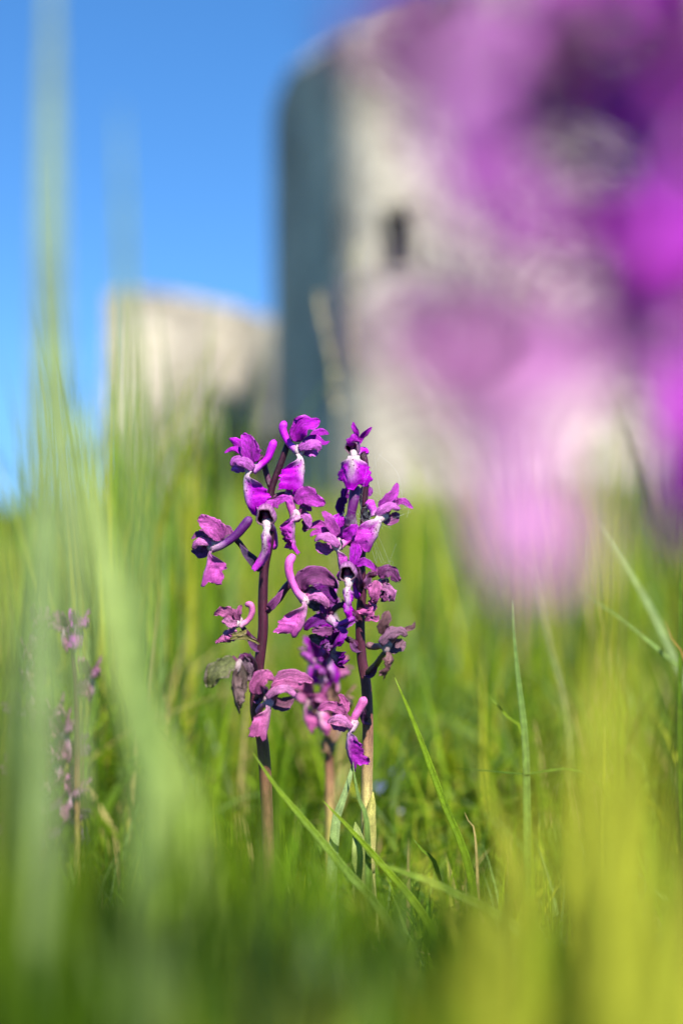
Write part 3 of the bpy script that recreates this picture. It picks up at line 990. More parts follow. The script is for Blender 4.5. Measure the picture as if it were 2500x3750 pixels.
def build_right_orchid():
    z0 = FOC + .002
    stem = [(1322, 1652, 0), (1334, 1690, 0), (1340, 1735, 0), (1334, 1830, 0), (1330, 1950, 0), (1322, 2060, 0), (1326, 2160, 0), (1318, 2280, 0), (1324, 2410, 0), (1340, 2510, 0),
            (1346, 2670, 0), (1342, 2880, 0), (1345, 3080, 0), (1362, 3350, 1), (1385, 3600, 2)]
    root, org = orchid('sharp magenta orchid with crowded flowers, cobwebs and a straight bronze stem', 1385, z0, stem, 1.5,
                       stem_cols=[(0, STEMP), (.4, (0.06, 0.01, 0.025)), (.5, (.16, .06, .045)), (.57, (.30, .18, .09)), (.68, (.42, .38, .12)), (1, (.34, .38, .10))])
    f = lambda *a, **k: flower(root, org, z0, *a, stemz=z0, **k)
    # top flower towards the lens
    f(1296, 1652, -4, yaw=-18, pitch=2, seed=11, col=MAG, sc=.8, hood=.95, attach=(1338, 1715), ovary=[(1312, 1654, -1), (1328, 1660, 0), (1336, 1686, 0)], bract=False,
      sepA=C([(1305, 1606, -3), (1306, 1588, -4), (1297, 1564, -4), (1291, 1545, -3)], .85, face=(-.4, -1, 0)),
      sepB=C([(1314, 1628, -2), (1322, 1602, -2), (1344, 1580, -3), (1363, 1563, -3)], .8, face=(.4, -1, 0)),
      dors=C([(1296, 1640, -5), (1294, 1618, -7), (1300, 1602, -7), (1312, 1600, -6)], 1.9, cup=-.7),
      lip=C([(1293, 1668, -7), (1289, 1690, -8), (1286, 1740, -8), (1280, 1797, -7)], 5.6, cup=-.62, jag=.08),
      spur=C([(1305, 1660, -2), (1325, 1648, 0), (1337, 1652, 1), (1337, 1664, 1)], 0, r=.95))
    # flower turned away under it
    f(1280, 1900, 1, yaw=165, seed=12, col=mix3(MAG, DARKP, .35), attach=(1332, 1860), sc=.8, ovary=[(1318, 1815, 1), (1325, 1830, 1)], bract=False,
      spur=C([(1284, 1915, -2), (1286, 1880, -4), (1295, 1830, -4), (1303, 1782, -3)], 0, r=1.55, col=(.10, .006, .11)),
      sepA=C([(1272, 1838, 1), (1252, 1836, 1), (1246, 1866, 1), (1258, 1888, 1)], 1.4, col=DARKP),
      sepB=C([(1320, 1808, 2), (1345, 1798, 2), (1356, 1818, 2)], 1.5),
      dors=C([(1268, 1830, 2), (1262, 1805, 2), (1278, 1790, 2)], 1.2),
      petA=None, petB=None,
      lip=C([(1272, 1900, 0), (1262, 1930, -1), (1262, 1958, -1), (1270, 1985, -1)], 3.0, cup=.4))
    # right flower facing right
    f(1408, 1886, -4, yaw=62, pitch=-8, seed=13, col=mix3(MAG, PINK, .3), attach=(1332, 1915), ovary=[(1368, 1880, 0), (1348, 1888, 0)], bract=False,
      sepB=C([(1386, 1862, -4), (1416, 1834, -5), (1444, 1804, -5), (1454, 1766, -4)], 1.5, cup=.5, pale=.1),
      sepA=C([(1444, 1848, -2), (1474, 1834, -3), (1498, 1852, -3), (1514, 1862, -3)], .95, pale=.1),
      dors=C([(1412, 1858, -2), (1432, 1834, -2), (1448, 1832, -2), (1460, 1850, -2)], 1.3, pale=.1),
      petB=C([(1374, 1888, -6), (1402, 1862, -7), (1436, 1850, -7), (1464, 1866, -6)], 1.45, pale=.25, cup=-.7, face=(0, -1, .5)),
      petA=C([(1404, 1900, 0), (1436, 1904, 0), (1456, 1876, 0)], 1.7, pale=.2, col=MAUVE),
      lip=C([(1398, 1896, -6), (1390, 1928, -7), (1378, 1968, -7), (1350, 2024, -6)], 7.0, cup=-1.15),
      spur=C([(1374, 1884, -3), (1366, 1868, -3), (1356, 1848, -3), (1350, 1834, -3)], 0, r=1.35))
    # left flower facing left
    f(1226, 1992, -5, yaw=-75, pitch=-5, seed=14, col=mix3(MAG, PINK, .45), attach=(1328, 2030), ovary=[(1258, 1985, -2), (1295, 1995, 0)], bract=False,
      sepA=C([(1238, 1962, -6), (1216, 1928, -7), (1200, 1892, -7), (1178, 1872, -6)], 1.55, pale=.15, cup=.5),
      sepB=C([(1214, 1952, -2), (1176, 1922, -2), (1142, 1926, -2), (1112, 1946, -2)], 1.1),
      dors=C([(1218, 1968, -4), (1182, 1946, -5), (1150, 1952, -5), (1136, 1966, -5)], 1.1),
      petA=C([(1244, 2000, -7), (1205, 1966, -8), (1172, 1964, -8), (1150, 1980, -7)], 1.35, pale=.45, cup=-.6, face=(0, -1, .5)),
      petB=C([(1220, 2004, -2), (1182, 2010, -2), (1156, 1986, -2)], 1.7, pale=.15),
      lip=C([(1228, 2004, -6), (1236, 2034, -6), (1240, 2066, -6), (1246, 2100, -5)], 3.2, cup=-1.3),
      spur=C([(1240, 2000, -3), (1270, 1980, -2), (1290, 1950, -2), (1298, 1925, -2)], 0, r=1.2),
      extra=[C([(1258, 1975, -7), (1285, 1945, -8), (1310, 1920, -8)], 1.6, col=MAG), C([(1250, 1930, -2), (1240, 1905, -2), (1250, 1880, -1)], 1.9, col=MAG)])
    # front flower towards the lens
    f(1275, 2112, -9, yaw=-8, pitch=4, seed=15, sc=.9, hood=1.0, col=mix3(MAG, DARKP, .15), attach=(1326, 2160),
      sepA=C([(1258, 2090, -8), (1246, 2110, -8), (1244, 2128, -7)], 1.0),
      sepB=C([(1302, 2072, -8), (1332, 2058, -9), (1358, 2072, -9), (1378, 2092, -9)], 1.05, pale=.1),
      dors=C([(1290, 2072, -8), (1300, 2030, -8), (1300, 1995, -7), (1292, 1972, -6)], 1.5, cup=.4),
      lip=C([(1276, 2140, -11), (1270, 2180, -12), (1272, 2222, -12), (1280, 2266, -11)], 3.1, cup=-1.5, ruf=.35),
      spur=C([(1285, 2112, -5), (1300, 2140, -2), (1308, 2190, -1)], 0, r=1.0))
    # shrivelled flower at the right
    f(1396, 2140, -3, yaw=60, pitch=20, seed=16, sc=.75, col=mix3(PINK, MAUVE, .3), wither=.35, attach=(1328, 2140), ovary=[(1375, 2102, -1), (1348, 2112, 0)],
      sepB=C([(1386, 2112, -4), (1412, 2092, -5), (1440, 2098, -5), (1460, 2136, -4)], 1.8, col=MAUVE, ruf=.4),
      sepA=C([(1384, 2106, -1), (1370, 2082, 0), (1366, 2060, 0)], 1.1, col=MAUVE),
      dors=C([(1380, 2126, -5), (1372, 2156, -6), (1370, 2186, -6), (1358, 2206, -5)], 1.8, pale=.1),
      petB=C([(1398, 2146, -5), (1422, 2158, -6), (1434, 2182, -6), (1432, 2204, -5)], 1.4, pale=.4),
      petA=C([(1392, 2160, -2), (1404, 2186, -2), (1416, 2204, -2)], 1.3, col=MAUVE),
      lip=C([(1384, 2180, -4), (1372, 2210, -4), (1358, 2240, -4), (1346, 2272, -3)], 2.6, white=.2, ruf=.6), spur=None,
      extra=[C([(1340, 2262, -4), (1362, 2236, -5), (1378, 2222, -4)], 1.0, ruf=.5), C([(1334, 2272, -4), (1356, 2262, -5), (1380, 2268, -4), (1386, 2250, -4)], .8, ruf=.5)])
    # faded flowers in the shade of the spike, that shade mixed into their purples
    f(1200, 2268, -4, yaw=-70, pitch=10, seed=17, sc=.8, col=mix3(DARKP, MAG, .2), wither=.15, white=.4, attach=(1318, 2268), pale=0,
      sepA=C([(1200, 2240, -5), (1192, 2222, -6), (1196, 2200, -5), (1210, 2190, -5)], 1.6),
      sepB=C([(1212, 2262, -4), (1168, 2270, -5), (1136, 2285, -5), (1116, 2310, -4)], 1.7, col=DARKP),
      dors=C([(1216, 2256, -3), (1190, 2246, -3), (1180, 2222, -3)], 1.5),
      petA=C([(1224, 2310, -6), (1180, 2312, -7), (1140, 2310, -7)], 1.3, col=MAUVE),
      petB=C([(1220, 2334, -2), (1176, 2342, -2), (1130, 2330, -2)], 1.5, col=(.2, .14, .17)),
      lip=C([(1230, 2290, -6), (1240, 2320, -7), (1226, 2350, -7), (1214, 2376, -6)], 2.8, cup=-1.1, white=.5), spur=C([(1225, 2290, -6), (1256, 2280, -7), (1296, 2262, -6)], 0, r=.8),
      extra=[C([(1240, 2310, -6), (1268, 2290, -7), (1304, 2274, -6)], .8, pale=.3)])
    f(1216, 2368, -4, yaw=-40, pitch=30, seed=18, sc=.6, col=DARKP, wither=.5, white=.5, attach=(1320, 2370), ovary=[(1252, 2330, -2), (1290, 2350, -1)], spur=None)
    # flower half hidden in the grass at the right
    f(1424, 2352, -15, yaw=72, seed=19, col=(.15, .065, .075), wither=.12, white=.3, attach=(1342, 2466), ovary=[(1406, 2392, -12), (1374, 2436, -6)], ocol=(.13, .10, .05),
      sepB=C([(1404, 2326, -16), (1404, 2292, -17), (1414, 2262, -17), (1420, 2234, -16)], 1.6),
      sepA=C([(1460, 2308, -13), (1492, 2304, -13), (1512, 2296, -13), (1518, 2274, -13)], .7, ruf=.5),
      dors=C([(1420, 2330, -15), (1448, 2312, -15), (1484, 2302, -15)], 1.0),
      petB=C([(1392, 2360, -17), (1426, 2322, -18), (1468, 2312, -18), (1488, 2334, -17)], 1.5, cup=-.6, pale=.15),
      petA=C([(1410, 2368, -13), (1448, 2370, -13), (1482, 2346, -13)], 2.0),
      lip=C([(1416, 2376, -15), (1432, 2410, -16), (1420, 2448, -16), (1400, 2492, -15)], 1.9, ruf=.6, white=.2),
      spur=C([(1404, 2362, -13), (1372, 2368, -10), (1342, 2362, -9)], 0, r=1.0))
    # lowest flower facing left
    f(1284, 2652, -8, yaw=-72, seed=20, col=mix3(PINK, MAUVE, .2), attach=(1346, 2640), wither=.1, white=.7,
      sepA=C([(1262, 2612, -9), (1225, 2588, -10), (1192, 2586, -10), (1160, 2602, -9)], 1.5, pale=.1),
      sepB=C([(1272, 2610, -4), (1262, 2578, -3), (1250, 2550, -3), (1236, 2545, -3)], 1.2),
      dors=C([(1272, 2630, -8), (1240, 2614, -9), (1215, 2616, -9)], 1.4, pale=.2),
      petA=C([(1290, 2664, -10), (1254, 2632, -11), (1222, 2630, -11), (1196, 2646, -10)], 1.1, pale=.55, cup=-.6, face=(0, -1, .5)),
      petB=C([(1278, 2660, -5), (1240, 2660, -5), (1210, 2646, -5)], 1.4, pale=.2),
      lip=C([(1282, 2666, -9), (1272, 2704, -10), (1276, 2760, -10), (1292, 2824, -9)], 4.4, cup=-1.1, ruf=.3, col=mix3(MAG, MAUVE, .4)),
      spur=C([(1286, 2660, -7), (1300, 2624, -8), (1322, 2584, -8), (1334, 2556, -8)], 0, r=1.25))
    # pale sheathing leaf round the stem foot
    ribbon('sheath_leaf', [P(1352, 3200, z0 - .003), P(1352, 3080, z0 - .003), P(1356, 2990, z0 - .003), P(1366, 2900, z0 - .003)], .0021, lambda t: np.interp(t, [0, .5, .85, 1], [.8, 1, .6, .05]),
           (0, -1, 0.1), M_GRASS, root, org, nt=14, nv=7, cup=-.9, colfn=blade_col((.50, .46, .17), (.42, .40, .10), 4), seed=4)
    ribbon('leaf', [P(1345, 3400, z0 - .004), P(1330, 3250, z0 - .006), P(1318, 3120, z0 - .008), P(1300, 3010, z0 - .004)], .003, W_BLADE,
           (0, -1, 0.2), M_GRASS, root, org, nt=14, nv=7, cup=.5, colfn=blade_col((.30, .33, .10), (.25, .32, .08), 5), seed=5)


def blade_col(a, b, seed=0):
    a, b = np.array(a), np.array(b)
    def fn(t, v):
        f = np.clip(t + .2 * pnoise(t * 5, v, seed), 0, 1)[..., None]
        rgb = a * (1 - f) + b * f
        rgb = rgb * (1 + .25 * np.exp(-(v / .12) ** 2))[..., None]
        return np.concatenate([rgb, np.zeros_like(f)], -1)
    return fn


build_left_orchid()
build_right_orchid()


def simple_orchid(label, z0, stem, spots, stem_r, cols, sc=1.0, wither=0.15, seed=0, detail=.8, stem_cols=None):
    root, org = orchid(label, stem[-1][0], z0, stem, stem_r, stem_cols=stem_cols)
    sp = [P(a, b, z0) for a, b, c in stem]
    r = np.random.default_rng(seed)
    for i, (px, py, dz, yaw, c) in enumerate(spots):
        ays = np.array([s[1] for s in stem]); axs = np.array([s[0] for s in stem])
        ay = py + (30 + r.uniform(0, 60)) * FOC / z0
        ay = min(max(ay, ays[0] + 5), ays[-1] - 50)
        ax = float(np.interp(ay, ays, axs))
        flower(root, org, z0, px, py, dz, yaw=yaw, pitch=r.uniform(-8, 15), roll=r.uniform(-18, 18), sc=sc * r.uniform(.85, 1.1), col=cols[c], wither=wither * r.uniform(.4, 1.6),
               white=r.uniform(.3, .9), seed=seed * 50 + i, attach=(ax, ay), stemz=z0, detail=detail, pale=.08)
    return root, org


# orchid close behind the sharp pair
simple_orchid('blurred magenta and faded pink orchid close behind the two sharp ones', 0.44, [(1185, 2150, 0), (1190, 2300, 0), (1200, 2500, 0), (1205, 2800, 0), (1210, 3150, 0)],
              [(1175, 2190, -3, -40, 0), (1215, 2240, 3, 40, 0), (1140, 2420, -4, -60, 1), (1200, 2400, -6, 5, 1), (1180, 2470, -5, -20, 1), (1235, 2480, 0, 70, 2), (1120, 2570, -4, -75, 2), (1170, 2590, -6, -15, 2), (1245, 2600, -5, 40, 3), (1215, 2660, -3, 60, 3)],
              1.4, [MAG, mix3(MAG, DARKP, .3), PINK, (.34, .20, .12)], sc=.85, seed=31)
# orchid in tall grass at the left, the shade there coloured into its mauves
simple_orchid('dull mauve wilting orchid half hidden among tall grass', 0.455, [(120, 2380, 0), (135, 2550, 0), (160, 2700, 0), (170, 2850, 0), (150, 3000, 0), (150, 3200, 0)],
              [(150, 2300, 0, 10, 1), (115, 2420, -3, -10, 2), (120, 2530, -3, 0, 1), (60, 2620, -3, -70, 0), (205, 2630, -4, 40, 2), (240, 2690, -5, 60, 1), (200, 2790, -6, 20, 1), (285, 2770, 0, 70, 0),
               (55, 2850, -5, -50, 1), (270, 2920, -5, 50, 1), (160, 2900, -6, 0, 2), (290, 3010, -3, 70, 0), (30, 3060, -3, -60, 3), (130, 3080, -5, -10, 3)],
              1.4, [(.15, .06, .14), (.26, .085, .18), (.34, .15, .2), (.14, .03, .02)], sc=.72, wither=.4, seed=41)
simple_orchid('small pink orchid with two open flowers between tall grass stems', 0.45, [(280, 2270, 0), (270, 2400, 0), (285, 2600, 0), (290, 3100, 0)],
              [(290, 2300, -3, 50, 0), (225, 2310, 0, -60, 1), (335, 2480, -2, 50, 1)], 1.2, [mix3(MAG, (.6, .1, .5), .6), (.26, .08, .17)], sc=.72, wither=.25, seed=47)

# tall orchid right in front of the lens
simple_orchid('tall magenta orchid blurred to a soft haze of petals over the tower', 0.105,
              [(2585, -80, 0), (2600, 300, 0), (2610, 800, 0), (2620, 1600, 0), (2640, 2600, 0), (2660, 3700, 0), (2680, 5200, 0)],
              [(2130, 40, -4, -50, 0), (2400, 120, -8, -20, 0), (2480, 480, -6, -35, 0), (2300, 540, -2, -45, 0), (1620, 400, -8, -78, 1), (1900, 560, -4, -65, 1), (2230, 930, 2, -40, 0), (2430, 1180, -6, -25, 0), (2460, 1480, -2, -50, 0),
               (1640, 1330, -12, -78, 2), (1800, 1560, -18, -62, 2), (1900, 1450, -6, -70, 2), (1560, 300, -16, -70, 3)],
              1.6, [(.72, .03, .78), (.44, .09, .46), (.64, .24, .57), (.34, .07, .36)], sc=.86, wither=.05, seed=61)  # dusky tones paint shaded flowers, pale pink the sunlit ones

# ------------------------------------------------------------------ grass
def grass_blade(label, mid, hw, a, b, group=None, cup=.5, face=(0.1, -1, .2), seed=0, twist=0, nt=20, name='grass_blade'):
    base = mid[0]
    gz = float(ground_z(base[0], base[1]))
    o = ribbon(name, mid, hw, W_BLADE, face, M_GRASS, None, (base[0], base[1], base[2]), nt=nt, nv=5, cup=cup, thick=.00018, colfn=blade_col(a, b, seed), seed=seed, twist=twist)
    return tag(o, label, 'grass', group)


def root_at(px, z):
    x, y = plan_pt(px, z)
    return Vector((x, y, float(ground_z(x, y)) - .003))


G1 = (.09, .175, .004); G2 = (.16, .25, .008); GY = (.33, .35, .025); GB = (.17, .26, .07); STRAW = (.38, .30, .11); GD = (.04, .09, .003)


def near_blade(label, root_px, pts, z, hw, a, b, **kw):
    """rooted in the turf at distance z, then through the photo pixels pts"""
    mid = [root_at(root_px, z)]
    for q in pts:
        mid.append(P(q[0], q[1], z + (q[2] if len(q) > 2 else 0)))
    return grass_blade(label, mid, hw, a, b, **kw)


grp = 'single grass blades round the sharp orchids'
near_blade('long bright green grass blade slanting down to the right of the bronze orchid stem', 1770, [(1720, 3200), (1620, 2930), (1520, 2660), (1440, 2470)], .37, .0011, G1, G2, group=grp, seed=1)
near_blade('upright dark green grass blade with a needle tip in open turf', 1930, [(1925, 2800), (1895, 2480), (1880, 2320), (1876, 2195)], .40, .0012, G1, GB, group=grp, seed=2)
near_blade('short green grass blade leaning left against the upright needle-tipped blade', 1950, [(1920, 2740), (1850, 2620), (1790, 2550)], .41, .0009, G2, G2, group=grp, seed=3)
near_blade('thin dark grass blade lying level across the turf', 2500, [(2200, 2880), (1900, 2835), (1650, 2812)], .40, .0007, G1, GD, group=grp, seed=4, face=(0, -.6, 1))
near_blade('green grass blade crossing low in front of the bronze orchid stem', 1690, [(1560, 3370), (1410, 3180), (1290, 3045), (1180, 2930)], .362, .0011, G2, G2, group=grp, seed=5)
near_blade('broad pale grass blade rising between the two sharp orchids', 1190, [(1225, 3050), (1255, 2930), (1285, 2830), (1297, 2760)], .368, .0016, GB, (.30, .40, .16), group=grp, seed=6)
near_blade('narrow grass blade rising against the bronze orchid stem', 1350, [(1345, 3050), (1320, 2950), (1300, 2860), (1292, 2790)], .364, .0010, G1, GB, group=grp, seed=7)
near_blade('pale green grass blade sloping from the arching orchid stem down to the right', 1560, [(1420, 3380), (1260, 3180), (1110, 3000), (1010, 2880), (925, 2755)], .352, .0012, GB, G2, group=grp, seed=8)
near_blade('green grass blade falling across the foot of the bronze stem', 2150, [(1900, 3420), (1640, 3260), (1480, 3195), (1345, 3150)], .335, .0013, GB, G2, group=grp, seed=9)
near_blade('short dark grass blade standing in the turf behind the slanting blade', 1660, [(1600, 3190), (1550, 3120), (1510, 3070)], .38, .0009, GD, G1, group=grp, seed=10)
near_blade('dry straw stalk leaning beside the long slanting green blade', 1760, [(1740, 3080), (1715, 3010), (1700, 2975)], .385, .0005, STRAW, STRAW, group=grp, seed=11)
near_blade('thin straight grass stem standing in sunlit yellow turf', 2205, [(2206, 3000), (2210, 2800), (2214, 2660)], .40, .0006, GY, GY, group=grp, seed=12)
near_blade('long narrow grass blade sloping up to the left over yellow turf', 2760, [(2640, 2580), (2480, 2440), (2300, 2290), (2110, 2150)], .44, .0009, G2, GB, group=grp, seed=13)
near_blade('pale straight grass blade leaning behind the blurred yellow-green leaves', 2700, [(2580, 2700), (2430, 2330), (2280, 2060), (2185, 1910)], .50, .0016, GB, (.30, .38, .16), group=grp, seed=14)
near_blade('hooked grass stem nodding over at its tip', 2110, [(2080, 2650), (2010, 2350), (1960, 2110), (1930, 2040), (1895, 2035), (1885, 2065)], .52, .0009, G2, (.30, .28, .16), group=grp, seed=15)
near_blade('thin rusty-tipped grass blade leaning beside a tall dark stem', 2600, [(2520, 2500), (2470, 2370), (2435, 2275)], .42, .0008, G2, (.35, .22, .05), group=grp, seed=16)
near_blade('tall dark grass stem standing straight beside the thin rusty blade', 2490, [(2488, 2800), (2490, 2300), (2493, 1900)], .43, .0009, G1, G1, group=grp, seed=17)

# straw-coloured seed head in front of the tower
def seed_head(px, pts, z, label):
    rt = root_at(px, z)
    root = empty('seed_grass', rt, label, 'grass')
    org = rt[:]
    mid = [rt] + [P(a, b, z) for a, b in pts]
    tube('stalk', mid, lambda t: .0007 - .0003 * t, M_STEM, root, org, nt=24, nr=6, colfn=lambda t, a: np.tile([.38, .36, .17, 1], (len(t), 1)))
    Cc, L = catmull(mid, 80)
    r = np.random.default_rng(5)
    for i in range(56, 80, 1):
        c = Cc[i]
        d = unit(np.array([r.uniform(-1, 1), r.uniform(-1, 1), 1.6]))
        ribbon('spikelet', [Vector(c), Vector(c + d * .003), Vector(c + d * .0075)], .0012, W_SEPAL, (0, -1, 0), M_GRASS, root, org, nt=6, nv=3, cup=.6, colfn=blade_col((.5, .44, .24), (.48, .40, .24), i), seed=i)


seed_head(1235, [(1240, 2000), (1235, 1600), (1215, 1350), (1165, 1100)], 1.05, 'straw coloured grass seed head leaning in front of the shaded tower')
seed_head(1310, [(1300, 2000), (1305, 1500), (1300, 1000), (1310, 900)], 1.3, 'tall thin grass seed head upright in front of the tower corner')

# out-of-focus blades between the lens and the orchids
gf = 'tall blurred blades beside the mauve orchid'
near_blade('tallest pale blue-green grass blade, softly blurred, rising against the sky', 120, [(150, 2600), (185, 1500), (185, 600), (190, -300)], .165, .0026, GB, (.26, .34, .15), group=gf, seed=31)
near_blade('slim blurred grass blade whose tip ends against the sky above the low castle wall', 560, [(520, 2300), (470, 1300), (450, 700), (440, 380)], .17, .0018, GB, GB, group=gf, seed=32)
near_blade('slim blurred grass blade crossing behind the tallest pale blade', 330, [(300, 2400), (250, 1700), (215, 1100), (200, 560)], .23, .0010, GB, (.3, .36, .16), group=gf, seed=33)
near_blade('broad blurred pale green leaf blade curving up between mauve orchid and sharp orchids', 1000, [(690, 3150), (540, 2700), (440, 2300), (350, 1900), (290, 1480)], .20, .0042, G2, (.33, .42, .14), group=gf, seed=34)
near_blade('blurred yellowish leaf blade beside the mauve orchid, away from the sharp ones', -60, [(20, 2900), (30, 2500), (10, 2200), (-20, 1900)], .19, .0024, G2, (.34, .40, .10), group=gf, seed=35)
YL = (.34, .36, .03)
for i, (rx, pts, z, hw, a, b, lab) in enumerate([
        (2150, [(2190, 3500), (2215, 2900), (2225, 2400), (2220, 1900)], .125, .0032, YL, YL, 'tallest blurred yellow-green leaf blade, wide and upright'),
        (1850, [(1820, 3800), (1930, 3400), (2030, 3000), (2090, 2550)], .10, .0026, YL, YL, 'blurred yellow-green leaf blade leaning against the tallest one from the orchid side'),
        (2470, [(2400, 3700), (2340, 3300), (2280, 2850), (2240, 2450)], .095, .0028, YL, YL, 'blurred yellow-green leaf blade leaning against the tallest one from the far side'),
        (1640, [(1700, 3950), (1840, 3600), (1990, 3250)], .105, .0028, YL, YL, 'short blurred yellow-green leaf blade low on the orchid side of the others'),
        (2600, [(2600, 3900), (2540, 3500), (2470, 3200)], .10, .0026, GY, YL, 'outermost short blurred yellow-green leaf blade away from the orchids')]):
    near_blade(lab, rx, pts, z, hw, a, b, group='blurred yellow-green leaves', seed=50 + i, cup=.4)


def grass_field(name, label, n, xs, ys, hfun, wfun, colors, seed, seg=5, lean=.35, kind='stuff', zoff=0.0):
    r = np.random.default_rng(seed)
    x, y = xs(r, n), ys(r, n)
    if callable(x): x = x(y)
    h = hfun(r, n, x, y)
    w = wfun(r, n) * 0.5
    az = r.uniform(0, 2 * np.pi, n)
    ln = np.abs(r.normal(0, lean, n))
    bend = r.uniform(.2, 1.3, n) * ln
    fa = r.uniform(0, 2 * np.pi, n)
    S = np.stack([np.cos(fa), np.sin(fa), np.zeros(n)], 1)
    D = np.stack([np.cos(az), np.sin(az)], 1)
    z0 = ground_z(x, y) - .004 + zoff
    V = np.zeros((n, seg * 2 + 1, 3))
    U = np.zeros((n, seg * 2 + 1, 3))
    for i in range(seg + 1):
        t = i / seg
        out = h * (ln * .5 * t + bend * t * t)
        up = h * (t - .35 * (ln + bend) * t * t * .8)
        c = np.stack([x + D[:, 0] * out, y + D[:, 1] * out, z0 + np.maximum(up, 0.0)], 1)
        ww = w * (1 - t ** 2.2)
        if i < seg:
            V[:, 2 * i] = c - S * ww[:, None]
            V[:, 2 * i + 1] = c + S * ww[:, None]
            U[:, 2 * i] = np.stack([-ww * 1000, t * h * 1000, fa * 9], 1)
            U[:, 2 * i + 1] = np.stack([ww * 1000, t * h * 1000, fa * 9], 1)
        else:
            V[:, 2 * i] = c
            U[:, 2 * i] = np.stack([0 * t * h, t * h * 1000, fa * 9], 1)
    ci = r.choice(len(colors), n, p=np.array([c[1] for c in colors]) / sum(c[1] for c in colors))
    base = np.array([c[0] for c in colors])[ci] * r.uniform(.7, 1.3, (n, 1))
    m = seg * 2 + 1
    Cc = np.zeros((n, m, 4))
    Cc[..., :3] = base[:, None, :]
    k = (np.arange(n) * m)[:, None]
    quads = np.concatenate([k + np.array([[2 * i, 2 * i + 1, 2 * i + 3, 2 * i + 2]]) for i in range(seg - 1)], 0)
    tris = k + np.array([[2 * seg - 2, 2 * seg - 1, 2 * seg]])
    me = bpy.data.meshes.new(name)
    Vf = V.reshape(-1, 3)
    nq, ntr = len(quads), len(tris)
    me.vertices.add(len(Vf))
    me.vertices.foreach_set('co', Vf.ravel())
    loops = np.r_[quads.ravel(), tris.ravel()]
    me.loops.add(len(loops))
    me.loops.foreach_set('vertex_index', loops.astype(np.int32))
    me.polygons.add(nq + ntr)
    me.polygons.foreach_set('loop_start', np.r_[np.arange(nq) * 4, nq * 4 + np.arange(ntr) * 3].astype(np.int32))
    me.polygons.foreach_set('use_smooth', np.ones(nq + ntr, dtype=bool))
    me.update(calc_edges=True)
    a = me.color_attributes.new('Col', 'FLOAT_COLOR', 'POINT')
    a.data.foreach_set('color', Cc.astype(np.float32).ravel())
    a = me.attributes.new('uvp', 'FLOAT_VECTOR', 'POINT')
    a.data.foreach_set('vector', U.astype(np.float32).ravel())
    me.materials.append(M_GRASS)
    o = bpy.data.objects.new(name, me)
    COL.objects.link(o)
    return tag(o, label, 'grass', kind='stuff')


PAL = [(G1, 5), (G2, 3.5), (GD, 3), (GY, 1.4), (GB, 1.2), (STRAW, .8)]
wide = lambda k: (lambda r, n: (lambda y: r.uniform(-k, k, len(y)) * (y + .05)))
# short turf, thick under and just behind the sharp orchids
grass_field('turf_grass', 'short dense green turf under the orchids', 16000, lambda r, n: (lambda y: r.uniform(-.34, .34, n) * (y + .05)), lambda r, n: r.uniform(.30, .75, n),
            lambda r, n, x, y: r.uniform(.008, .034, n), lambda r, n: r.uniform(.0007, .0018, n), PAL, 1, lean=.8)
grass_field('meadow_grass', 'taller soft green meadow grass behind the orchids', 9000, lambda r, n: (lambda y: r.uniform(-.36, .36, n) * (y + .05)), lambda r, n: .5 + 1.9 * r.uniform(0, 1, n) ** 1.4,
            lambda r, n, x, y: r.uniform(.03, .085, n) * (1 + .5 * sstep(-.05, -.2, x / y)), lambda r, n: r.uniform(.0012, .003, n), PAL, 2, lean=.65)
grass_field('far_grass', 'distant rough grass rising to the castle', 14000, lambda r, n: (lambda y: r.uniform(-.34, .34, n) * y), lambda r, n: 2.2 * (30 / 2.2) ** r.uniform(0, 1, n),
            lambda r, n, x, y: r.uniform(.06, .16, n) * (1 + y * .03), lambda r, n: r.uniform(.003, .007, n) * 2, PAL, 3, lean=.35, seg=4)
# tall tufts at the left, reaching up in front of the low castle wall
grass_field('tall_grass', 'tall grass tuft standing in front of the low castle wall', 560, lambda r, n: (lambda y: (r.normal(-.15, .035, n)) * y), lambda r, n: r.uniform(.62, 1.25, n),
            lambda r, n, x, y: r.uniform(.08, .26, n), lambda r, n: r.uniform(.0018, .004, n), [(G1, 2), (G2, 3), (GB, 2), (GY, 2)], 4, lean=.13, seg=6)
grass_field('tall_grass', 'sparse tall grass rising above the meadow before the castle', 1700, lambda r, n: (lambda y: r.uniform(-.27, .27, n) * y), lambda r, n: r.uniform(.8, 3.2, n),
            lambda r, n, x, y: (.07 + .11 * r.uniform(0, 1, n) ** 1.5) * (1 + .12 * y) * (1 + .25 * sstep(.02, .2, x / y)), lambda r, n: r.uniform(.0018, .004, n), [(G1, 2), (G2, 3), (GB, 2), (GY, 2), (STRAW, 1)], 14, lean=.18, seg=6)
grass_field('tall_grass', 'dry pale grass fringe along the skyline below the castle', 9000, lambda r, n: (lambda y: r.uniform(-.2, .3, n) * y), lambda r, n: 3.0 * 6 ** r.uniform(0, 1, n),
            lambda r, n, x, y: .10 + r.uniform(.2, 1, n) * .030 * y * (.6 + .4 * sstep(0, .2, x / y)), lambda r, n: r.uniform(.006, .014, n), [(G2, 3), (GY, 2), (STRAW, 2.5), (GB, 1)], 24, lean=.25, seg=5)
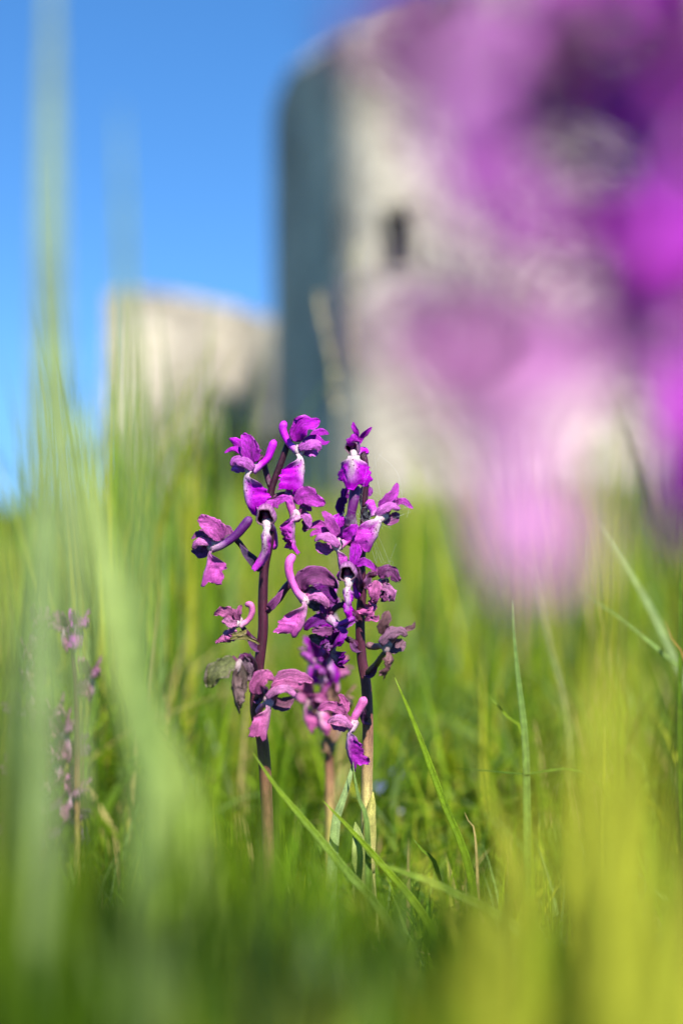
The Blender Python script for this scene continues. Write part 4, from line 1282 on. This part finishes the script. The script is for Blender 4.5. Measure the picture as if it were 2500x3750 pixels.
# soft clumps between the lens and the sharp plane, each clump of its own green, the darkest painted as shaded depth
SHADEG = (.022, .055, .001)  # painted-in shade: blackish green for the depth between the blades
CL = [(-40, 2350, .16, G2), (140, 3120, .16, GD), (260, 3180, .17, SHADEG), (40, 3250, .13, GD), (440, 3000, .19, GD), (500, 3250, .16, SHADEG), (620, 2900, .20, G1), (340, 3350, .14, SHADEG),
      (760, 2950, .18, G1), (900, 2850, .21, G2), (720, 3450, .12, GB), (930, 3250, .15, G1), (1080, 3350, .14, GB), (1090, 3050, .22, G1), (1300, 3230, .20, G1), (1450, 3350, .15, GD),
      (1600, 3350, .15, G1), (1720, 3200, .19, SHADEG), (1880, 3250, .15, G2), (2100, 3100, .16, YL), (2350, 3350, .14, YL), (2480, 2900, .2, G2), (2230, 2700, .2, GY), (150, 3550, .11, SHADEG), (450, 3600, .12, SHADEG),
      (1250, 3550, .12, G1), (850, 3650, .11, GY), (1560, 3600, .11, G1), (1950, 3500, .11, YL), (640, 3250, .2, SHADEG), (1200, 3150, .24, G2), (560, 3450, .15, SHADEG), (260, 3500, .14, SHADEG), (80, 3000, .2, SHADEG), (1650, 3250, .22, SHADEG), (965, 2960, .24, G1)]
def fore(k, px, tip, z, c):
    def xs(r, n): return lambda y: ((px + r.normal(0, 75, n)) - 1250) / FPX * y
    def ys(r, n): return z + r.normal(0, .012, n)
    def hf(r, n, x, y): return np.clip(.125 - (tip - 330 + r.uniform(-60, 420, n) - 1875) / FPX * y, .012, .2)
    return grass_field('grass_clump', FORE_LABEL, 40, xs, ys, hf, lambda r, n: r.uniform(.003, .006, n), [(c, 6), (tuple(.7 * q for q in c), 2), (G1, .6)], 100 + k, lean=.22, seg=6)
FORE_LABEL = 'soft blurred grass tips in front of the orchid feet'
parts = [fore(k, *q) for k, q in enumerate(CL)]
# one mass: join the clumps into a single stuff object
def join(objs, name):
    V, Fs, Cc, U, off = [], [], [], [], 0
    for o in objs:
        me = o.data
        n = len(me.vertices)
        co = np.empty(n * 3); me.vertices.foreach_get('co', co)
        cl = np.empty(n * 4, dtype=np.float32); me.color_attributes['Col'].data.foreach_get('color', cl)
        uv = np.empty(n * 3, dtype=np.float32); me.attributes['uvp'].data.foreach_get('vector', uv)
        V.append(co.reshape(-1, 3)); Cc.append(cl.reshape(-1, 4)); U.append(uv.reshape(-1, 3))
        Fs += [tuple(off + i for i in p.vertices) for p in me.polygons]
        off += n
        bpy.data.objects.remove(o)
    return mesh_obj(name, np.vstack(V), Fs, M_GRASS, None, None, np.vstack(Cc), np.vstack(U))
tag(join(parts, 'foreground_grass'), FORE_LABEL, 'grass', kind='stuff')

# ------------------------------------------------------------------ small flowers low in the turf
def speedwell(px, py, z, col, label):
    c = P(px, py, z)
    rt = Vector((c.x + .004, c.y + .002, float(ground_z(c.x, c.y)) - .002))
    root = empty('speedwell', rt, label, 'flower', 'tiny flowers low in the turf')
    org = rt[:]
    tube('stem', [rt, rt.lerp(c, .5) + Vector((.003, 0, 0)), c], lambda t: .0005 - .0002 * t, M_STEM, root, org, nt=8, nr=6, colfn=lambda t, a: np.tile([.1, .16, .02, 1], (len(t), 1)))
    for k in range(4):
        a = k * math.pi / 2 + px
        d = Vector((math.cos(a), -.35, math.sin(a) * .9))
        ribbon('petal', [c, c + d * .0013, c + d * .0026], .0012, W_SEPAL, (0, -1, .5), M_PETAL, root, org, nt=8, nv=5, cup=.3, colfn=petal_col(col, .05, k), seed=k)
    for k in (-1, 1):
        q = rt.lerp(c, .5)
        ribbon('leaf', [q, q + Vector((k * .004, -.001, .001)), q + Vector((k * .008, -.001, 0))], .0025, W_SEPAL, (0, -.3, 1), M_GRASS, root, org, nt=8, nv=5, cup=.3, colfn=blade_col(G1, G2, k + 3), seed=k + 3)


speedwell(1395, 2880, .56, (.20, .26, .62), 'tiny blue flower in the turf right of the bronze stem')
speedwell(1445, 2835, .58, (.24, .30, .66), 'upper tiny blue flower behind the bronze stem')
speedwell(1448, 2965, .54, (.55, .60, .72), 'tiny whitish flower below the blue ones')
speedwell(2060, 2880, .60, (.55, .60, .70), 'tiny whitish flower among yellow turf blades')

# ------------------------------------------------------------------ cobweb caught on the right orchid
def cobweb():
    r = np.random.default_rng(8)
    V, F = [], []
    def strand(pts, rad):
        Cc, L = catmull(pts, 14)
        T = unit(np.gradient(Cc, axis=0))
        A = unit(np.cross(T, np.tile([.3, 1, .2], (14, 1)))); Bq = np.cross(T, A)
        b = len(V)
        for i in range(14):
            for j in range(3):
                q = 2.094 * j
                V.append(Cc[i] + (A[i] * math.cos(q) + Bq[i] * math.sin(q)) * rad * (1 + .5 * r.uniform(-1, 1)))
        for i in range(13):
            for j in range(3):
                l = (j + 1) % 3
                F.append((b + i * 3 + j, b + i * 3 + l, b + i * 3 + 3 + l, b + i * 3 + 3 + j))
    z = FOC - .004
    anchors = [(1345, 1690), (1375, 1660), (1395, 1720), (1360, 1800), (1400, 1830), (1430, 1930), (1490, 1890), (1445, 1990), (1410, 2060), (1440, 2080), (1380, 2060), (1350, 1900), (1330, 1870), (1310, 1905), (1460, 1850), (1450, 2120), (1420, 2200), (1430, 2260)]
    for k in range(40):
        a, b = anchors[r.integers(len(anchors))], anchors[r.integers(len(anchors))]
        if a == b or math.hypot(a[0] - b[0], a[1] - b[1]) > 240:
            continue
        j = lambda q, s_: P(q[0] + r.normal(0, s_), q[1] + r.normal(0, s_), z + r.normal(0, .002))
        m = ((a[0] + b[0]) / 2, (a[1] + b[1]) / 2)
        strand([j(a, 8), j(m, 14), j(b, 8)], .000011)
    for k in range(34):      # tangled tuft at the stem
        c = (1318 + r.normal(0, 26), 1895 + r.normal(0, 26))
        d = (c[0] + r.normal(0, 26), c[1] + r.normal(0, 20))
        strand([P(c[0], c[1], z - .008), P((c[0] + d[0]) / 2 + r.normal(0, 8), (c[1] + d[1]) / 2 + r.normal(0, 8), z - .009), P(d[0], d[1], z - .008)], .000013)
    m, nt, out = new_mat('spider_silk')
    tc = N(nt, 'ShaderNodeTexCoord')
    nz = N(nt, 'ShaderNodeTexNoise')
    nz.inputs['Scale'].default_value = 900
    nt.links.new(tc.outputs['Object'], nz.inputs['Vector'])
    c = ramp(nt, nz.outputs['Fac'], [(.3, (.45, .48, .5)), (.7, (.85, .87, .9))])
    pb = N(nt, 'ShaderNodeBsdfPrincipled')
    pb.inputs['Roughness'].default_value = .3
    nt.links.new(c, pb.inputs['Base Color'])
    tr = N(nt, 'ShaderNodeBsdfTranslucent')
    tr.inputs['Color'].default_value = (.9, .9, .92, 1)
    mx = N(nt, 'ShaderNodeMixShader')
    mx.inputs[0].default_value = .5
    nt.links.new(pb.outputs[0], mx.inputs[1])
    nt.links.new(tr.outputs[0], mx.inputs[2])
    nt.links.new(mx.outputs[0], out.inputs['Surface'])
    o = mesh_obj('cobweb', V, F, m, None, tuple(P(1340, 1900, z)))
    tag(o, 'fine white cobweb threads tangled over the crowded orchid flowers', 'cobweb')


cobweb()
